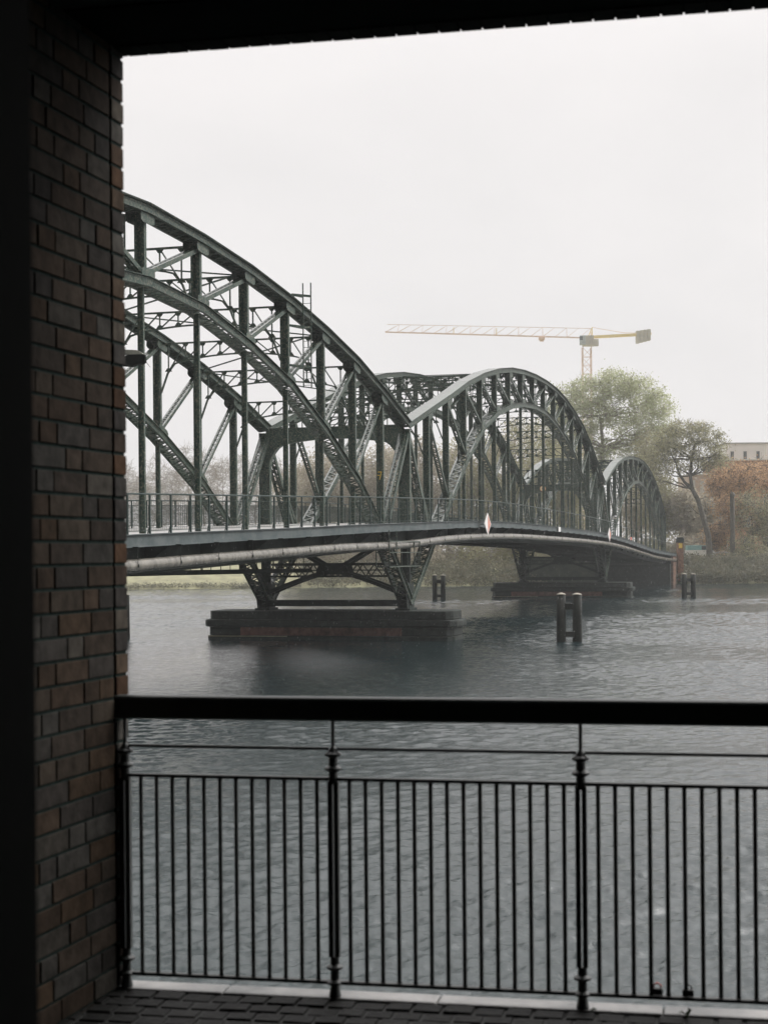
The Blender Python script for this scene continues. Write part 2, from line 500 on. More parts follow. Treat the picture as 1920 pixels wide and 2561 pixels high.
FLOORM = noisy('floor_bed', (.012, .013, .012), (.02, .02, .018), 8, .8)
mb = MB(); rbox(mb, -14, 24, -14, .08, -3, FZ - .008)
tag(mb.build('terrace_floor', FLOORM), kind='structure')
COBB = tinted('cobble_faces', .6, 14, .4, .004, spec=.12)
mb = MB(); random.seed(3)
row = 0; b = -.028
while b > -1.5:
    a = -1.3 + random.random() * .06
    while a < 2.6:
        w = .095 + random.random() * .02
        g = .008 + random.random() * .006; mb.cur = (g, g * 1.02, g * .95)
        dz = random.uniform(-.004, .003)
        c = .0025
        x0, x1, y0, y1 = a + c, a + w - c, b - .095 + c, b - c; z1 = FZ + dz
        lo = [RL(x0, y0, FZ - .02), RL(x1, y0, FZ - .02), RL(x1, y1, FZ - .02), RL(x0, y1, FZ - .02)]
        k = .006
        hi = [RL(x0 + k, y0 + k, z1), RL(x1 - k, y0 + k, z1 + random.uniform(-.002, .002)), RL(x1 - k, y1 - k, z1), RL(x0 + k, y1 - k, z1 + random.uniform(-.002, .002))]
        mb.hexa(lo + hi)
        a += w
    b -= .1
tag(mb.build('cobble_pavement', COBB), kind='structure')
mb = MB(); a = -1.22
while a < 10:
    rbox(mb, a, a + .795, -.025, .09, FZ - .12, FZ + .004); a += .8
tag(mb.build('coping', COPING, bevel=.006), kind='structure')
mb = MB(); rbox(mb, -30, 60, -.5, .1, -3, FZ - .13)
tag(mb.build('quay_wall', noisy('quay_wall', (.10, .10, .09), (.17, .16, .15), 1, .8)), kind='structure')
mb = MB(); mb.box(-90, -12.6, -60, 21.5, -3, CZ - 1.3)
tag(mb.build('near_bank', GRASS), kind='structure')

# ------------------------------------------------------------------ brick building round the opening
bld = tag(empty('brick_building', (-1, 6, FZ)), 'dark arcade of mottled brick framing the river view on the left and above', 'building')
WI = bld.matrix_world
BO = V(-1, 6, FZ)


def wpart(mb, name, mat, **kw):
    mb.v = [Vector(p) - BO for p in mb.v]
    return mb.build(name, mat, bld, **kw)


wd = V(.2741, .9617, 0); wn = V(.9617, -.2741, 0)     # wall runs away from us; wn faces the opening
WE = V(-.974, 6.08, 0)                                # outer end of the wall face


def WL(a, o, z): return WE - wd * a + wn * o + V(0, 0, z)


def wallbox(mb, a0, a1, o0, o1, z0, z1):
    mb.hexa([WL(a0, o0, z0), WL(a1, o0, z0), WL(a1, o1, z0), WL(a0, o1, z0), WL(a0, o0, z1), WL(a1, o0, z1), WL(a1, o1, z1), WL(a0, o1, z1)])


random.seed(21)
mb = MB()
LEN = 2.6; COURSE = .0833; z = FZ - .08; course = 0
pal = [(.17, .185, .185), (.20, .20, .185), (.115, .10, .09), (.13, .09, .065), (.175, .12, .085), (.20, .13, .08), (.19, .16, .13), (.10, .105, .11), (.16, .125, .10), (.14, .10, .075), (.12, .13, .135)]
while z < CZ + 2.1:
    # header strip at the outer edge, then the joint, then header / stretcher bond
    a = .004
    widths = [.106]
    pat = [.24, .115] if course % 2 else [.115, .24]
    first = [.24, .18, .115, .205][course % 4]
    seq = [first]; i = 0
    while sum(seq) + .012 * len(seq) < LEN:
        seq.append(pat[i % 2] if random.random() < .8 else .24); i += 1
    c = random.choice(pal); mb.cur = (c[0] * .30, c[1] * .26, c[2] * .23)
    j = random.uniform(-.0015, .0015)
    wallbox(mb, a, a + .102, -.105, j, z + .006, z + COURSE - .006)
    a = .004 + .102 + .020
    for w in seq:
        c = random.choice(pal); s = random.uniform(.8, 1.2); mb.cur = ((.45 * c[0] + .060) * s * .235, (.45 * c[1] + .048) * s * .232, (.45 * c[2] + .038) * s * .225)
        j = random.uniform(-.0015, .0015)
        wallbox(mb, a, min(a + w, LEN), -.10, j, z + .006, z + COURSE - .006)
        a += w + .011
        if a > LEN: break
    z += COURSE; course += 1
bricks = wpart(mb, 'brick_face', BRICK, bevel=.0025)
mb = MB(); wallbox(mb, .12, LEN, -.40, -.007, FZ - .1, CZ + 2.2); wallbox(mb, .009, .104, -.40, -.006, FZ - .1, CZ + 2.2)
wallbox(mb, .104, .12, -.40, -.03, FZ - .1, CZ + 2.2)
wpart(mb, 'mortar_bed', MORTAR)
# dark column close to the camera
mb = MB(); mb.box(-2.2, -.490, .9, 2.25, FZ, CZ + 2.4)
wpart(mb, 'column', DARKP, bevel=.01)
# soldier-brick lintel over the opening, then the ceiling behind it
LZ = CZ + 1.905
mb = MB(); a = -1.6; random.seed(5)
while a < 9:
    g = random.uniform(.008, .014); mb.cur = (g * 1.1, g, g * .9)
    rbox(mb, a, a + .0745, .0, .115, LZ + random.uniform(-.0008, .0008), LZ + .24); a += .0800
wpart(mb, 'lintel', BRICK)
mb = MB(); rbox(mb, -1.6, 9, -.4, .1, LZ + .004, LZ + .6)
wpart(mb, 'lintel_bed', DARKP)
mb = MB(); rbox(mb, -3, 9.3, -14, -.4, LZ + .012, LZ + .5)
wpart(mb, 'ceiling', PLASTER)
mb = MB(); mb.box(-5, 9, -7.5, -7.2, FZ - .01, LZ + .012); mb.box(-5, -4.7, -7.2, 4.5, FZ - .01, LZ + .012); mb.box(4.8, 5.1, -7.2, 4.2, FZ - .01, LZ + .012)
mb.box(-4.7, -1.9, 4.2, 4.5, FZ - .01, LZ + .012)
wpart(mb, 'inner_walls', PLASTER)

# ------------------------------------------------------------------ railing in the foreground
rail = tag(empty('terrace_railing', RL(0, 0, FZ), -math.atan2(.20034, .97973)), 'black iron railing with slim bars and ringed posts on the terrace edge', 'railing')


def rp(mb, name, **kw): return mb.build(name, RAILM, rail, **kw)


A_L, A_M, A_R, A_RR = -.800, 0.0, .898, 1.796
posts = [A_L, A_M, A_R, A_RR, A_RR + .9]
zt = 1.62 - .523; H = lambda y: 1.62 - y
mb = MB(); mb.box(-.96, 3.4, -.028, .028, 1.62 - .611, 1.62 - .523)
rp(mb, 'top_rail', bevel=.012)
for i in range(4):
    a0, a1 = posts[i] + .016, posts[i + 1] - .016
    mb = MB(); mb.box(a0, a1, -.006, .006, H(.718), H(.707)); rp(mb, 'thin_rail')
    mb = MB(); mb.box(a0, a1, -.012, .012, H(.829), H(.816)); rp(mb, 'upper_rail', bevel=.002)
    mb = MB(); mb.box(a0, a1, -.012, .012, H(1.571), H(1.558)); rp(mb, 'lower_rail', bevel=.002)
    n = 13 if i == 0 else 15
    L_ = posts[i + 1] - posts[i]
    for k in range(1, n):
        x = posts[i] + L_ * k / n
        mb = MB()
        prof = [(.0095, H(1.556)), (.0078, H(1.549)), (.0080, H(1.538)), (.0080, H(.850)), (.0078, H(.838)), (.0095, H(.831))]
        mb.lathe(x, 0, prof, 8)
        rp(mb, 'baluster', smooth=True)
for x in posts:
    mb = MB()
    ps = [(.016, .0), (.016, .045), (.030, .050), (.031, .058), (.017, .066), (.016, .10), (.030, .106), (.031, .114), (.017, .122), (.016, .15)]
    mb.lathe(x, 0, [(.022, 0.0), (.022, .012)] + ps[1:], 14)
    for sx in (-1, 1): mb.box(x + sx * .0115 - .0085, x + sx * .0115 + .0085, -.012, .012, .149, H(.832))
    up = H(.842)
    mb.lathe(x, 0, [(.017, up), (.017, up + .045), (.031, up + .052), (.032, up + .060), (.018, up + .068), (.017, up + .098),
                    (.030, up + .104), (.031, up + .112), (.019, up + .119), (.012, up + .132), (.0068, up + .14), (.0068, 1.62 - .612)], 14)
    rp(mb, 'railing_post')
# padlocks on the bottom rail
for i, (px, top) in enumerate(((1640, RED), (1713, None))):
    q = (1383 - 2482) * 0
    a = {1640: 1.158, 1713: 1.264}[px]
    lk = tag(empty('padlock', RL(a, 0, FZ + H(1.556)), -math.atan2(.20034, .97973)),
             ('small padlock with a red top on the bottom rail' if top else 'small black padlock on the bottom rail right of the red one'), 'padlock')
    mb = MB(); mb.box(-.020, .020, -.012, .012, .001, .024); mb.build('lock_body', RAILM, lk, bevel=.004)
    mb = MB(); pts = [V(-.012, 0, .024), V(-.012, 0, .034), V(0, 0, .042), V(.012, 0, .034), V(.012, 0, .024)]
    mb.path(pts, .003, 6); mb.build('shackle', top or RAILM, lk, smooth=True)
# little weeds growing in the coping joint
WEED = leafmat('weed', (.03, .06, .02), (.07, .11, .04), 30)
for i, (a, sz, lab) in enumerate(((.925, .03, 'tiny weed beside the foot of the right railing post'), (1.26, .05, 'dark weed leaf in the coping joint right of the post'))):
    mb = MB(); random.seed(40 + i)
    for k in range(6):
        an = random.uniform(0, 6.28); l = sz * random.uniform(.5, 1)
        d = V(math.cos(an), math.sin(an) * .4, 0)
        p = V(0, 0, 0); q = d * l * .5 + V(0, 0, l * .6); t = d * l + V(0, 0, l * .35); w = V(-d.y, d.x, .3).normalized() * l * .18
        mb.quad(p, q - w, t, q + w); mb.quad(p, q + w, t + V(0, 0, .001), q - w)
    tag(mb.build('weed', WEED, loc=RL(a, -.04, FZ)), lab, 'plant')

# ================================================================== the bridge
TH = .275
B0 = V(1.214, 89.7, 0)
bridge = tag(empty('arch_bridge', B0, math.pi / 2 - TH), 'green steel road bridge of three arched truss spans crossing the river', 'bridge')
W = 8.3
SP = lambda k: k * 5.05 if k < 0 else k * 4.92      # panel number -> metres along
UP = [(-14, 1.6), (-13, 4.9), (-12, 7.5), (-11, 9.1), (-10, 10.4), (-9, 11.2), (-8, 11.8), (-7, 12.04), (-6, 11.90), (-5, 11.60), (-4, 11.10), (-3, 10.42), (-2, 9.58), (-1, 8.45), (0, 7.15),
      (1, 8.40), (2, 9.62), (3, 10.92), (4, 11.98), (5, 12.80), (6, 13.40), (7, 13.75), (8, 13.92), (9, 13.93), (10, 13.78), (11, 13.35), (12, 12.62), (13, 11.70), (14, 10.3), (15, 8.5), (16, 6.95),
      (17, 8.35), (18, 9.5), (19, 10.25), (20, 10.70), (21, 10.95), (22, 11.05), (23, 10.95), (24, 10.5), (25, 9.75), (26, 8.7), (27, 7.3), (28, 5.3), (28.4, 4.3)]
LO = [(-14, -3.1), (-13, .3), (-12, 3.2), (-11, 5.5), (-10, 7.2), (-9, 8.4), (-8, 9.2), (-7, 9.52), (-6, 9.30), (-5, 8.50), (-4, 7.42), (-3, 5.72), (-2, 3.62), (-1, .85), (0, -2.75),
      (1, .35), (2, 3.2), (3, 6.15), (4, 8.45), (5, 9.87), (6, 10.75), (7, 11.3), (8, 11.52), (9, 11.42), (10, 10.85), (11, 9.95), (12, 8.65), (13, 6.75), (14, 4.3), (15, 1.0), (16, -2.75),
      (17, .6), (18, 3.7), (19, 5.9), (20, 7.2), (21, 8.05), (22, 8.38), (23, 8.15), (24, 7.25), (25, 5.9), (26, 4.1), (27, 2.5), (28, .8)]
DK = [(-15, -.45), (-14, -.30), (-10, .32), (-7.8, .66), (-6, .90), (-4.3, 1.12), (-2.3, 1.42), (-.6, 1.63), (1.2, 1.85), (3, 2.03), (5.4, 2.12), (9.2, 2.03), (12, 1.93), (15, 1.74), (17, 1.48), (19, 1.12), (23.7, .18), (28.4, -.35), (33, -.55)]
up = lambda k: lerp_tab(UP, k) + CZ
lo = lambda k: lerp_tab(LO, k) + CZ


def dk(k):
    return (lerp_tab(DK, k - .7) + lerp_tab(DK, k) * 2 + lerp_tab(DK, k + .7)) / 4 + CZ


def bp(mb, name, mat=STEEL, parent=bridge, **kw): return mb.build(name, mat, parent, **kw)


LAT = V(0, 1, 0)


def S(k, t, z): return V(SP(k), t, z)


def bars_between(mb, a0, a1, b0, b1, n, w, h, side):
    """zigzag lacing between line a0-a1 and line b0-b1"""
    for i in range(n):
        f0, f1 = i / n, (i + 1) / n
        pa = a0.lerp(a1, f0); pb = b0.lerp(b1, (f0 + f1) / 2); pc = a0.lerp(a1, f1)
        mb.bar(pa, pb, w, h, side); mb.bar(pb, pc, w, h, side)


def chord_seg(mb, p0, p1, wid, dep, laced_top, laced_bot):
    d = (p1 - p0).normalized(); u = LAT.cross(d); u = -u if u.z < 0 else u
    for sg in (-1, 1):
        o = LAT * (sg * wid / 2)
        mb.bar(p0 + o, p1 + o, .03, dep, LAT)                                   # web plate
        for q in (-1, 1):                                                        # flange angles
            mb.bar(p0 + o + u * (q * (dep / 2 - .012)) + LAT * (sg * .05), p1 + o + u * (q * (dep / 2 - .012)) + LAT * (sg * .05), .13, .024, LAT)
            mb.bar(p0 + o + u * (q * (dep / 2 - .05)) + LAT * (sg * .024), p1 + o + u * (q * (dep / 2 - .05)) + LAT * (sg * .024), .016, .09, LAT)
    if not laced_top: mb.bar(p0 + u * (dep / 2 + .018), p1 + u * (dep / 2 + .018), wid + .30, .03, LAT)
    L = (p1 - p0).length; n = max(3, int(L / .62))
    for q, on in ((1, laced_top), (-1, laced_bot)):
        if on:
            a = LAT * (wid / 2 - .01); c = u * (q * (dep / 2 - .02))
            bars_between(mb, p0 + a + c, p1 + a + c, p0 - a + c, p1 - a + c, n, .07, .02, u.cross(d))
            for i in range(0, n, 2):
                m0 = p0.lerp(p1, (i + .5) / n) + c
                mb.bar(m0 - a, m0 + a, .08, .02, d)


def gusset(mb, p, wdt, hgt, t, ang=0):
    c, s = math.cos(ang), math.sin(ang)
    poly = []
    for x, z in ((-wdt / 2, -hgt * .35), (-wdt * .35, -hgt / 2), (wdt * .35, -hgt / 2), (wdt / 2, -hgt * .35), (wdt / 2, hgt / 2), (-wdt / 2, hgt / 2)):
        poly.append(p + V(x * c - z * s, 0, x * s + z * c))
    mb.prism([q + V(0, t, 0) for q in poly], LAT, .014)


spans = [(-14, 0), (0, 16), (16, 28)]
for ti, tt in enumerate((0.0, W)):
    for si, (ka, kb) in enumerate(spans):
        # upper chord, with gusset plates at its nodes
        mb = MB()
        ks = list(range(ka, kb + 1)) + ([28.4] if si == 2 else [])
        for k0, k1 in zip(ks, ks[1:]):
            chord_seg(mb, S(k0, tt, up(k0) + .02), S(k1, tt, up(k1) + .02), .54, .33, False, True)
        for k in ks[1:-1]:
            sl = math.atan2(up(k + .5) - up(k - .5), 5)
            for q in (-.288, .288): gusset(mb, S(k, tt, up(k) - .26), 1.15, .50, q, sl)
        bp(mb, 'upper_chord')
        mb = MB()
        for k0 in range(ka, kb):
            k1 = k0 + 1
            mid = S(k0 + .5, tt, (lo(k0) + lo(k1)) / 2)
            chord_seg(mb, S(k0, tt, lo(k0)), S(k1, tt, lo(k1)), .56, .36 if ka < k0 < kb - 1 else .44, True, True)
        for k in ks[2:-1]:
            if k != int(k) or k >= kb - 1: continue
            sl = math.atan2(lo(k + .5) - lo(k - .5), 5)
            for q in (-.298, .298): gusset(mb, S(k, tt, lo(k) + .20), 1.1, .52, q, sl + math.pi)
        bp(mb, 'arch_rib')
        # posts, diagonals, hangers
        kc = {0: -7, 1: 8, 2: 22}[si]
        for k in range(ka, kb + 1):
            z1 = up(k) - .2
            shared = (k in (0, 16) and si > 0)
            inner = lo(k) > dk(k) + .1 and ka < k < kb
            if not shared:
                mb = MB(); z0 = (lo(k) + .2) if inner else dk(k) - .3
                if z1 > z0 + .3:
                    big = k in (0, 16)
                    w_ = .62 if big else .36
                    for q in (-1, 1):
                        mb.bar(S(k, tt + q * (w_ / 2), z0), S(k, tt + q * (w_ / 2), z1), .02, .20 if not big else .34, LAT)
                    mb.bar(S(k, tt, z0), S(k, tt, z1), w_ - .02, .016, LAT)
                    for q in (-1, 1):
                        for r_ in (-1, 1):
                            mb.bar(S(k, tt + q * (w_ / 2 - .05), z0) + V(r_ * .095, 0, 0), S(k, tt + q * (w_ / 2 - .05), z1) + V(r_ * .095, 0, 0), .09, .012, LAT)
                    bp(mb, 'vertical_post')
            if inner:
                mb = MB(); z0 = dk(k) - .3; z1h = lo(k) - .2
                if z1h > z0 + .4:
                    for q in (-1, 1): mb.bar(S(k, tt + q * .10, z0), S(k, tt + q * .10, z1h), .014, .13, LAT)
                    mb.bar(S(k, tt, z0), S(k, tt, z1h), .19, .012, LAT)
                    bp(mb, 'hanger')
            # diagonal from this lower node out to the neighbouring upper node away from the middle
            if k == kb: continue
            left = k < kc
            kl, ku = (k + 1, k) if left else (k, k + 1)
            if si == 2 and ku >= 28: continue
            zl = lo(kl) if lo(kl) > dk(kl) else dk(kl) - .2
            if kl in (ka, kb): continue
            pl = S(kl, tt, zl + .25); pu = S(ku, tt, up(ku) - .35)
            if pu.z - pl.z < .8: continue
            d = (pu - pl).normalized(); sd = LAT.cross(d)
            mb = MB()
            for q in (-1, 1):
                o = LAT * (q * .16)
                mb.bar(pl + o, pu + o, .016, .17, LAT)
                for r_ in (-1, 1): mb.bar(pl + o + sd * (r_ * .08) - LAT * (q * .035), pu + o + sd * (r_ * .08) - LAT * (q * .035), .075, .012, LAT)
            n = max(3, int((pu - pl).length / .42))
            for r_ in (-1, 1):
                a = LAT * .15; c = sd * (r_ * .078)
                bars_between(mb, pl + a + c, pu + a + c, pl - a + c, pu - a + c, n, .05, .01, sd.cross(d))
            bp(mb, 'diagonal')
    # end posts at the far abutment and inclined members that stand over the piers
    mb = MB(); chord_seg(mb, S(28.4, tt, up(28.4)), S(28.4, tt, dk(28.4) - .5), .46, .42, False, True); bp(mb, 'end_post')
    for kp in (0, 16):
        for q in (-1, 1):
            mb = MB()
            p1 = S(kp, tt, up(kp) - .5) + V(q * .1, 0, 0); p0 = S(kp + q * .86, tt, dk(kp) - .1)
            d = (p1 - p0).normalized(); sd = LAT.cross(d)
            for r_ in (-1, 1):
                o = LAT * (r_ * .27)
                mb.bar(p0 + o, p1 + o, .02, .26, LAT)
                for h_ in (-1, 1): mb.bar(p0 + o + sd * (h_ * .12) - LAT * (r_ * .04), p1 + o + sd * (h_ * .12) - LAT * (r_ * .04), .09, .014, LAT)
            for h_ in (-1, 1):
                a = LAT * .26; c = sd * (h_ * .12)
                bars_between(mb, p0 + a + c, p1 + a + c, p0 - a + c, p1 - a + c, 8, .07, .014, sd.cross(d))
            bp(mb, 'inclined_post')
        # gusset and bearing down on the pier
        mb = MB()
        zb = CZ - 3.22
        for q in (-.26, .26):
            mb.prism([S(kp, tt + q, zb + .12) + V(x, 0, z) for x, z in ((-.75, 0), (.75, 0), (1.05, .9), (.55, 1.5), (0, 1.25), (-.55, 1.5), (-1.05, .9))], LAT, .03)
        mb.bar(S(kp, tt, zb + .1), S(kp, tt, dk(kp) - .9), .5, .30, LAT)
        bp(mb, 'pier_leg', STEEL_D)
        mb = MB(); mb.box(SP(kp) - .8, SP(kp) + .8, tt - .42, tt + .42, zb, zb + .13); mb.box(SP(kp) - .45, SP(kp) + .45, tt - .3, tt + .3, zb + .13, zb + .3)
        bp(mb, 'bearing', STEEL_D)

# portal frames between the two trusses (straight top bar, arched lower bar, web)
def portal(k, zt, depth, knee, nm='portal_brace', rise=.45):
    mb = MB(); t0, t1 = .20, W - .20; n = 8
    def low(u):                          # u 0..1 across
        x = abs(u - .5) * 2
        return zt - depth - rise * x ** 2 - knee * max(0, (x - .78) / .22) ** 2.2
    mb.bar(S(k, t0, zt), S(k, t1, zt), .13, .07, V(1, 0, 0))
    m_ = 22
    for i in range(m_):
        u0, u1 = i / m_, (i + 1) / m_
        mb.bar(S(k, t0 + (t1 - t0) * u0, low(u0)), S(k, t0 + (t1 - t0) * u1, low(u1)), .12, .065, V(1, 0, 0))
    us = [.5 + (i - n / 2) / n * .9 for i in range(n + 1)]
    for i, u in enumerate(us):
        t = t0 + (t1 - t0) * u
        mb.bar(S(k, t, zt), S(k, t, low(u)), .06, .05, V(1, 0, 0))
        if i < n:
            u2 = us[i + 1]; t2 = t0 + (t1 - t0) * u2
            a, b = (S(k, t, zt), S(k, t2, low(u2))) if i >= n / 2 else (S(k, t, low(u)), S(k, t2, zt))
            mb.bar(a, b, .06, .05, V(1, 0, 0))
        for zz, sg in ((zt, -1), (low(u), 1)):           # small plates at the crossings
            mb.prism([S(k, t - .19, zz), S(k, t + .19, zz), S(k, t + .07, zz + sg * .17), S(k, t - .07, zz + sg * .17)], V(1, 0, 0), .012)
    bp(mb, nm)


for k in range(-13, 28):
    if k in (0, 16): continue
    tall = up(k) - max(lo(k), dk(k))
    if up(k) - dk(k) < 5.0: continue
    portal(k, up(k) - .22, .62, 1.25, rise=.5)
# wind bracing in the plane of the upper chords
for k in range(-13, 27):
    if up(k) - dk(k) < 5 or up(k + 1) - dk(k + 1) < 5: continue
    mb = MB()
    a0, a1 = S(k, .2, up(k) - .12), S(k, W - .2, up(k) - .12); b0, b1 = S(k + 1, .2, up(k + 1) - .12), S(k + 1, W - .2, up(k + 1) - .12)
    mb.bar(a0, b1, .08, .05) if k % 2 else mb.bar(a1 - V(0, 0, .06), b0 - V(0, 0, .06), .08, .05)
    bp(mb, 'wind_brace')
# plate portals over the piers
for kp in (0, 16):
    mb = MB(); zt = up(kp) + .02
    n = 36; t0, t1 = .12, W - .12
    def low(u):
        x = abs(u - .5) * 2
        if x < .70: return zt - .62 - .25 * (x / .7) ** 2
        y = (x - .70) / .30
        return zt - .87 - 2.3 * (1 - math.sqrt(max(0, 1 - y ** 2)))
    for sx in (-.18, .18):
        for i in range(n):
            u0, u1 = i / n, (i + 1) / n
            a, b = t0 + (t1 - t0) * u0, t0 + (t1 - t0) * u1
            mb.hexa([S(kp, a, low(u0)) + V(sx - .01, 0, 0), S(kp, b, low(u1)) + V(sx - .01, 0, 0), S(kp, b, low(u1)) + V(sx + .01, 0, 0), S(kp, a, low(u0)) + V(sx + .01, 0, 0),
                     S(kp, a, zt) + V(sx - .01, 0, 0), S(kp, b, zt) + V(sx - .01, 0, 0), S(kp, b, zt) + V(sx + .01, 0, 0), S(kp, a, zt) + V(sx + .01, 0, 0)])
    for i in range(n):
        u0, u1 = i / n, (i + 1) / n
        mb.bar(S(kp, t0 + (t1 - t0) * u0, low(u0) - .012), S(kp, t0 + (t1 - t0) * u1, low(u1) - .012), .44, .022, V(1, 0, 0))
    mb.bar(S(kp, t0, zt + .014), S(kp, t1, zt + .014), .50, .026, V(1, 0, 0))
    bp(mb, 'portal_plate')

# deck, floor beams, girders, fascia
ks = [-14 + i * .5 for i in range(int((28.6 + 14) / .5) + 1)] + [30, 31, 33]


def strip(mb, t0, t1, dz0, dz1, kk=ks):
    for k0, k1 in zip(kk, kk[1:]):
        z0, z1 = dk(k0), dk(k1)
        mb.hexa([S(k0, t0, z0 + dz0), S(k1, t0, z1 + dz0), S(k1, t1, z1 + dz0), S(k0, t1, z0 + dz0),
                 S(k0, t0, z0 + dz1), S(k1, t0, z1 + dz1), S(k1, t1, z1 + dz1), S(k0, t1, z0 + dz1)])


TN, TF = -1.12, W + 1.12
mb = MB(); strip(mb, TN + .02, .42, -.18, -.015); strip(mb, .42, W - .42, -.30, -.14); strip(mb, W - .42, TF - .02, -.18, -.015)
bp(mb, 'deck', DECK)
for t in (TN, TF):
    mb = MB(); sg = -1 if t < 0 else 1
    strip(mb, t - .012, t + .012, -.40, .0)
    strip(mb, min(t, t + sg * .10), max(t, t + sg * .10), -.028, .004)
    strip(mb, min(t, t + sg * .12), max(t, t + sg * .12), -.43, -.40)
    bp(mb, 'fascia_beam', FASC)
for t in (-.05, W + .05):
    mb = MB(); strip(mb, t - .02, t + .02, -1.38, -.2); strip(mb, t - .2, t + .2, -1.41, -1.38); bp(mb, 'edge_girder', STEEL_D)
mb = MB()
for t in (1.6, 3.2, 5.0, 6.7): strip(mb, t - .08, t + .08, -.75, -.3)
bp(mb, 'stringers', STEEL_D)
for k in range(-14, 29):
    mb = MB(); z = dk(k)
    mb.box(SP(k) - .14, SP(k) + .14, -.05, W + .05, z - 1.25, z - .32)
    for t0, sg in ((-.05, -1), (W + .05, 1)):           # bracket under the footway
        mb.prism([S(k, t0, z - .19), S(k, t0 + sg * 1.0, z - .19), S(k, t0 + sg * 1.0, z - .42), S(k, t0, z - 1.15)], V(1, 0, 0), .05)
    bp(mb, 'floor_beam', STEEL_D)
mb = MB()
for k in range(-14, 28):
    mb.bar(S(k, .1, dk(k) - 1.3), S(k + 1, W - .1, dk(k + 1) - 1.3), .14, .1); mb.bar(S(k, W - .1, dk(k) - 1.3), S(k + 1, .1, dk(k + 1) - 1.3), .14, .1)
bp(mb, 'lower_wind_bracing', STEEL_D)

# near railing: posts as sub-parts, far railing as one panel run
ks_r = [-14 + i * .35 for i in range(int(46 / .35))]
for t, near in ((TN + .06, True), (TF - .06, False)):
    mb = MB()
    kk = [-14 + i * .5 for i in range(int((31.5 + 14) / .5))]
    for k0, k1 in zip(kk, kk[1:]):
        mb.tube(S(k0, t, dk(k0) + 1.33), S(k1, t, dk(k1) + 1.33), .032, n=6, caps=False)
        for hz, r_ in (((.10, .014), (1.12, .009), (.78, .005), (.44, .005)) if near else ((.10, .018), (.66, .012), (1.10, .018))):
            mb.tube(S(k0, t, dk(k0) + hz), S(k1, t, dk(k1) + hz), r_, n=4, caps=False)
    if not near:
        k = -13.5
        while k < 16:
            mb.bar(S(k, t, dk(k) + .1), S(k, t, dk(k) + 1.1), .022, .022, LAT); k += .026
        for k in ks_r: mb.bar(S(k, t, dk(k)), S(k, t, dk(k) + 1.33), .06, .05, LAT)
    else:
        k = -9
        while k < 8:
            mb.bar(S(k, t, dk(k) + .1), S(k, t, dk(k) + 1.12), .006, .006, LAT); k += .035
    rl = bp(mb, 'bridge_railing', RAILP)
    if near:
        for k in ks_r[12:112]:
            mb = MB(); z = dk(k)
            mb.bar(S(k, t, z - .10), S(k, t, z + 1.30), .055, .075, LAT)
            mb.bar(S(k, t + .08, z), S(k, t, z + .35), .03, .03, LAT)
            bp(mb, 'railing_post', RAILP, rl)

# cross frames over the piers, below the deck
for kp in (0, 16):
    for sx in (-.55, .55):
        mb = MB(); zc = CZ - .98; z0 = CZ - 2.35; o = V(sx, 0, 0); dkz = dk(kp) - 1.2
        def cx(u): return S(kp, W * u, 0)
        for s0, s1 in ((0, 1), (1, 0)):
            pts = []
            for i in range(7):
                f = i / 6; u = f * .44
                pts.append((u if s0 == 0 else 1 - u, z0 + (zc - .12 - z0) * (1 - (1 - f) ** 1.25)))
            for (u0, za), (u1, zb_) in zip(pts, pts[1:]):
                mb.bar(S(kp, W * u0, za) + o, S(kp, W * u1, zb_) + o, .16, .20, V(1, 0, 0))
            ue = .20 if s0 == 0 else .80
            mb.bar(S(kp, W * (.47 if s0 == 0 else .53), zc + .1) + o, S(kp, W * (.16 if s0 == 0 else .84), dkz + .1) + o, .16, .17, V(1, 0, 0))
        mb.prism([S(kp, W * u, z) + o for u, z in ((.38, zc - .22), (.62, zc - .22), (.60, zc + .28), (.40, zc + .28))], V(1, 0, 0), .05)
        mb.bar(S(kp, .3, CZ - 2.82) + o, S(kp, W - .3, CZ - 2.82) + o, .2, .33, V(1, 0, 0))
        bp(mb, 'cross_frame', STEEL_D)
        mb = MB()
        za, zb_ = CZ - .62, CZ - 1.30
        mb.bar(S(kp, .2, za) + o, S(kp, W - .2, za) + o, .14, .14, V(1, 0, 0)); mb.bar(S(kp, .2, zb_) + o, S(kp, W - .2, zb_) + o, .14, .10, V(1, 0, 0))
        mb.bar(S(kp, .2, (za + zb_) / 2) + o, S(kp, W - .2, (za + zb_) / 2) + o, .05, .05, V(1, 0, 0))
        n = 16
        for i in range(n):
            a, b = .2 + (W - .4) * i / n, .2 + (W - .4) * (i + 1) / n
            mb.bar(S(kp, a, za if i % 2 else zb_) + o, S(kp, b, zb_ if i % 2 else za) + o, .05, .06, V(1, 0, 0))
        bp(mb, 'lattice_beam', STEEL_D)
# inspection walkway slung under the deck
mb = MB()
for k0 in range(-9, 0):
    k1 = k0 + 1
    zf = lambda k: CZ - .86 - .03 * k * -1 * 0 + .035 * (-k)
    for t in (5.6, 6.5):
        mb.bar(S(k0, t, zf(k0) - .10), S(k1, t, zf(k1) - .10), .10, .22, LAT)
    mb.bar(S(k0, 6.05, zf(k0)), S(k1, 6.05, zf(k1)), .9, .03, LAT)
    mb.bar(S(k0, 5.6, zf(k0) + .62), S(k1, 5.6, zf(k1) + .62), .03, .03, LAT)
    for j in range(4):
        kj = k0 + j / 4; mb.bar(S(kj, 5.6, zf(kj)), S(kj, 5.6, zf(kj) + .62), .03, .03, LAT)
    mb.bar(S(k0, 6.05, zf(k0)), S(k0, 6.05, dk(k0) - 1.2), .05, .05, LAT)
bp(mb, 'inspection_walkway', STEEL_D)
